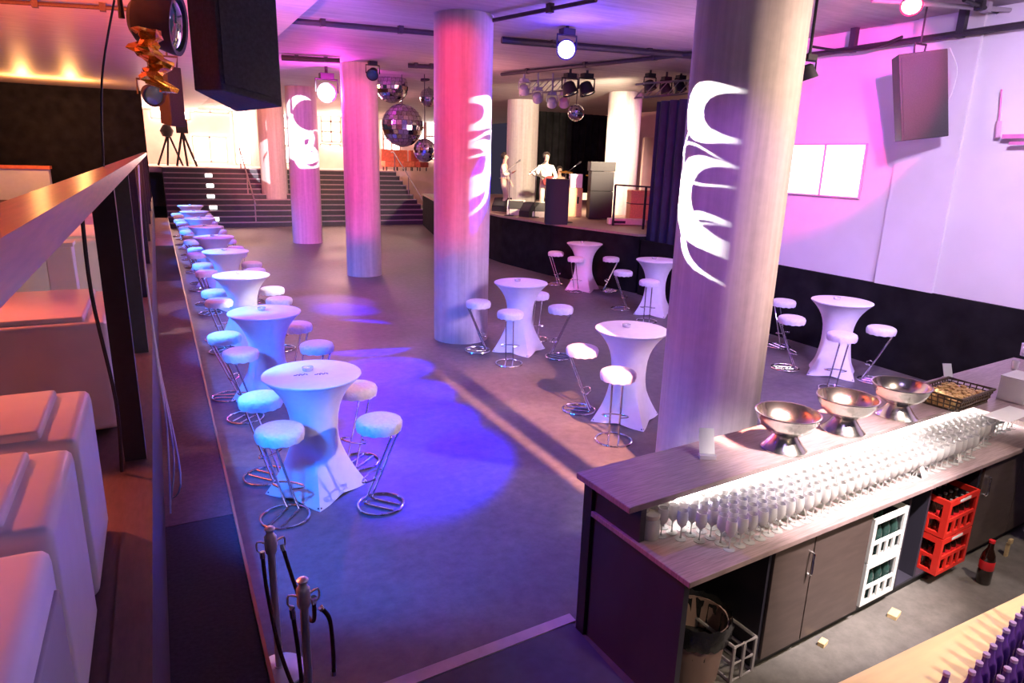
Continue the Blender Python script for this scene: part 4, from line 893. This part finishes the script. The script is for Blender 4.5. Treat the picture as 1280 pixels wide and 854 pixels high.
# ------------------------------------------------------------------ lights
def spot(name, loc, aim, col, power, size=60, blend=.4, rad=.1):
    d = bpy.data.lights.new(name, 'SPOT'); d.color = col; d.energy = power; d.spot_size = math.radians(size); d.spot_blend = blend; d.shadow_soft_size = rad
    o = bpy.data.objects.new(name, d); C.objects.link(o); o.location = loc; o.rotation_euler = (Vector(aim)-Vector(loc)).to_track_quat('-Z', 'Y').to_euler(); return o
def point(name, loc, col, power, rad=.3):
    d = bpy.data.lights.new(name, 'POINT'); d.color = col; d.energy = power; d.shadow_soft_size = rad
    o = bpy.data.objects.new(name, d); C.objects.link(o); o.location = loc; return o
def crescents(o, items, col):
    """profile spot with a gobo: items = ((cx,cy,r,ox,oy,r2), ...) lit inside circle one and outside circle two"""
    d = o.data; d.use_nodes = True; n, l = d.node_tree.nodes, d.node_tree.links; e = n['Emission']
    tc = n.new('ShaderNodeTexCoord'); sp = n.new('ShaderNodeSeparateXYZ'); l.new(tc.outputs['Normal'], sp.inputs[0])
    def mth(op, a, b=None, c=None):
        m = n.new('ShaderNodeMath'); m.operation = op
        for i, x in enumerate((a, b, c)):
            if x is None: continue
            if isinstance(x, (int, float)): m.inputs[i].default_value = x
            else: l.new(x, m.inputs[i])
        return m.outputs[0]
    u = mth('MULTIPLY', mth('DIVIDE', sp.outputs[0], sp.outputs[2]), -1.0); v = mth('MULTIPLY', mth('DIVIDE', sp.outputs[1], sp.outputs[2]), -1.0)
    def dist(cx, cy):
        return mth('SQRT', mth('ADD', mth('POWER', mth('ABSOLUTE', mth('SUBTRACT', u, cx)), 2.0), mth('POWER', mth('ABSOLUTE', mth('SUBTRACT', v, cy)), 2.0)))
    acc = None
    for cx, cy, r, ox, oy, r2 in items:
        a = mth('LESS_THAN', dist(cx, cy), r); b = mth('GREATER_THAN', dist(ox, oy), r2)
        m = mth('MULTIPLY', a, b); acc = m if acc is None else mth('MAXIMUM', acc, m)
    e.inputs['Color'].default_value = (*col, 1); l.new(acc, e.inputs['Strength'])
# projector 1: the dark spotlight at the top left throws white swirls on the nearest column
SW = [(.055, .095, .052, .09, .095, .036), (.065, -.055, .075, .105, -.045, .062), (.05, .02, .05, .053, .02, .0465), (.03, -.03, .07, .034, -.03, .0665), (.075, -.12, .05, .085, -.122, .044)]
o = spot('swirl_projector_light', (.55, 7.35, 4.1), (4.2, 4.75, 3.0), (1, 1, 1), 9000, 24, .05, .01); crescents(o, SW, (1, 1, 1))
FX = onY(905, 60, 9.2)
o = spot('swirl_projector_light', (8.4, 8.9, 4.5), (4.7, 10.2, 3.2), (1, 1, 1), 16000, 26, .05, .01); crescents(o, [(-a*1.1, b*1.25, c*1.2, -d_*1.1, e_*1.25, f_*1.1) for a, b, c, d_, e_, f_ in SW], (.92, .95, 1))
o = spot('swirl_projector_light', (3.4, 12.5, 4.75), (4.5, 24, 3.7), (1, 1, 1), 26000, 12, .05, .02); crescents(o, [((a-.06)*.7, b*.62, c*.75, (d_-.06)*.7, e_*.62, f_*.5) for a, b, c, d_, e_, f_ in SW], (1, .95, 1))
par((8.45, 8.95, 4.6), (4.7, 10.2, 3.2), .12, 'teal_lens', 'dark projector lamp hidden behind the nearest column')
# blue wash from the left over the row of tables
for y in (4.7, 6.8, 9.2, 11.8, 14.6, 17.6, 20.8, 24, 27): spot('blue_wash_light', (-.08, y-.6, 1.85), (1.35, y+.2, .55), (.003, .17, 1), 360, 84, .6, .1)
for y in (4.6, 8, 12, 16.5, 21.5): spot('blue_floor_light', (-.1, y, 4.4), (1.6, y+.6, .0), (.01, .03, 1), 420, 50, .8, .15)
for y in (5.3, 8, 11, 14, 17.5, 21, 25): spot('row_wash_light', (2.7, y, 4.8), (1.0, y+.4, 1.0), (.9, .34, .7), 120, 44, .8, .15)
# deep blue moving head pool on the floor
for x, y, p, a_ in ((3.15, 13.2, 9000, 8), (3.0, 11.8, 14000, 9), (2.85, 10.4, 19000, 10), (2.68, 9.1, 22000, 11), (2.5, 7.9, 22000, 11), (2.35, 6.9, 18000, 11), (2.25, 5.9, 10000, 11)):
    spot('blue_head_light', HB+Vector((-.2, -.3, -.1)), (x, y, 0), (.004, .001, 1), p*1.7, a_+3.5, 1, .05)
spot('violet_head_light', HB+Vector((-.2, -.3, -.1)), (3.2, 14.0, 0), (.3, .08, 1), 7000, 12, .6, .06)
# white beam on the third and fourth table
spot('white_beam_light', (4.4, 8.6, 4.9), (1.15, 11.6, .9), (1, .93, 1), 1500, 13, .2, .03)
# pink / red wash on columns
spot('pink_wash_light', (.6, 5.0, 4.7), (4.4, 10.6, 3.2), (1, .03, .11), 2000, 32, .4, .08)
spot('pink_wash_light', (1.2, 9.5, 4.7), (4.6, 17.4, 2.8), (1, .03, .3), 2700, 28, .4, .08)
spot('pink_wash_light', (1.5, 15, 4.6), (4.6, 24, 2.4), (.7, .12, .85), 2000, 34, .5, .1)
spot('pink_wash_light', (2, 24, 4.7), (4.7, 32, 3), (1, .22, .18), 2000, 40, .5, .1)
spot('violet_wash_light', (1.0, 1.2, 4.9), (4.4, 4.6, 1.9), (.5, .12, 1), 480, 34, .6, .1)
spot('violet_wash_light', (5.4, 13, 4.9), (4.45, 10.6, .8), (.5, .2, 1), 300, 40, .6, .1)
# lavender wash on the right tables
spot('lavender_wash_light', (6.8, .8, 4.9), (7.4, 8.6, .4), (.48, .32, 1), 2600, 52, .7, .2)
spot('wall_wash_light', (6.2, 3.0, 4.7), (10, 4.6, 2.6), (.8, .56, 1), 900, 85, .9, .15)
spot('wall_wash_light', (7.2, -1.5, 4.6), (10, 3.6, 2.8), (1, .68, .9), 480, 80, .9, .15)
spot('table_blue_light', (1.6, 1.8, 4.7), (1.2, 5.2, .6), (.01, .06, 1), 60, 40, .8, .1)
spot('wall_pink_light', (6.0, 3.5, 4.8), (10, 8.4, 3.8), (1, .05, .36), 1700, 36, .35, .03)
spot('wall_blue_light', (6.4, 4.0, 4.8), (10, 7.5, 4.2), (.12, .08, 1), 420, 26, .5, .05)
# orange light on left ceiling
spot('orange_wash_light', (-3, 6, 2.6), (-1.5, 11, 6.2), (1, .15, .04), 6500, 84, .8, .2)
for x in (-3.2, -2.0): point('orange_lamp_light', (x, 25.5, 4.5), (1, .42, .12), 150, .1)
spot('rail_orange_light', (-3.2, 7.0, 4.3), (-1.1, 2.9, 1.9), (1, .17, .08), 1000, 56, .6, .2)
# warm lamp from camera side giving the long floor shadows; added unseen bar and plates block it to shape them
WL = Vector((3.3, 1.6, 4.85))
spot('warm_profile_light', WL, (4.3, 9, 0), (1, .38, .26), 6500, 75, .2, .004)
bd = thing('profile_lamp', 'black profile lamp with added shadow plates under the ceiling above the viewer', 'spotlight', WL)
obj('lamp_body', lathe(bmesh.new(), [(.1, -.35), (.12, -.1), (.1, -.05), (0, -.05)], 24, T((0, 0, 0), 0, PI/2+.5)), 'black', bd)
obj('shadow_plate', B(-.6, .0, -.1, 2.3, -.305, -.3), 'black', bd)
obj('shadow_plate', B(.016-.0085, .016+.0085, .02, 1.5, -.31, -.3), 'black', bd)
obj('shadow_plate', B(.12, .75, .45, .46, -.95, .12), 'black', bd)
obj('hanger', tube(bmesh.new(), [(0, -.2, .05), (0, -.2, .27)], .02), 'pipe', bd)
# white light on bar and staff side
spot('bar_light', (4.6, .4, 4.6), (4.4, 1.6, .5), (1, .80, .62), 470, 66, .7, .1)
spot('bar_light', (3.9, .7, 4.3), (4.0, 2.6, 1.0), (1, .84, .8), 2300, 34, .8, .08)
spot('bar_light', (6.8, 1.2, 4.6), (6.3, 2.9, 1.1), (1, .85, .85), 200, 50, .6, .12)
spot('column_warm_light', (7.6, .9, 4.7), (4.75, 4.45, 3.0), (1, .68, .52), 1700, 46, .8, .15)
spot('rail_violet_light', (2.2, 1.5, 3.3), (-.15, 1.5, 2.85), (.3, .2, 1), 60, 50, .6, .08)
spot('counter_light', (3.0, -.6, 3.6), (3.3, 1.2, .9), (1, .78, .5), 260, 50, .8, .1)
spot('bar_blue_light', (.4, 4.9, 4.4), (2.3, 2.9, .9), (.02, .03, 1), 330, 30, .8, .05)
point('blue_lens_light', HB+Vector((-.15, -.45, -.1)), (.08, .03, 1), 90, .08)
point('magenta_lens_light', HM+Vector((0, -.5, -.1)), (1, .05, .8), 200, .1)
# stage
spot('stage_light', (11, 13.8, 4.6), (11.6, 23, 2.2), (1, .76, .52), 4200, 70, .6, .2)
spot('stage_light', (9.6, 19, 4.8), (13.2, 18.4, 2.4), (1, .75, .55), 1400, 60, .6, .2)
spot('stage_light', (15, 14, 4.8), (13.4, 18.0, 3.0), (.8, .1, .6), 450, 60, .6, .2)
# foyer
for x in (0, 4, 9): point('foyer_light', (x, 38.5, 4.3), (1, .55, .42), 420, .3)
# added fill lights under the ceiling, without fixtures
for (x, y, c, p) in ((2.6, 1.5, (.55, .42, 1), 22), (7.5, 9, (1, .4, .7), 50), (3.0, 12, (.4, .22, 1), 50), (7, 15.5, (1, .35, .38), 90), (2.5, 19, (.5, .3, 1), 50), (6.5, 24.5, (1, .35, .4), 140), (6.5, 30, (1, .4, .4), 90)):
    point('fill_light', (x, y, 3.9), c, p, .4)
spot('ceiling_wash_light', (8.0, 4.0, 3.2), (6.0, 11, 5.2), (.8, .5, .6), 200, 110, .8, .3)
spot('ceiling_wash_light', (1.2, 9.0, 4.0), (3.6, 15, 5.2), (.15, .1, 1), 500, 90, .8, .2)
w = bpy.data.worlds.new('world'); bpy.context.scene.world = w; w.use_nodes = True
w.node_tree.nodes['Background'].inputs[0].default_value = (.50, .42, .75, 1); w.node_tree.nodes['Background'].inputs[1].default_value = .05
vs = bpy.context.scene.view_settings; vs.view_transform = 'Standard'; vs.look = 'None'; vs.gamma = 1; vs.use_curve_mapping = False; vs.exposure = 0.4
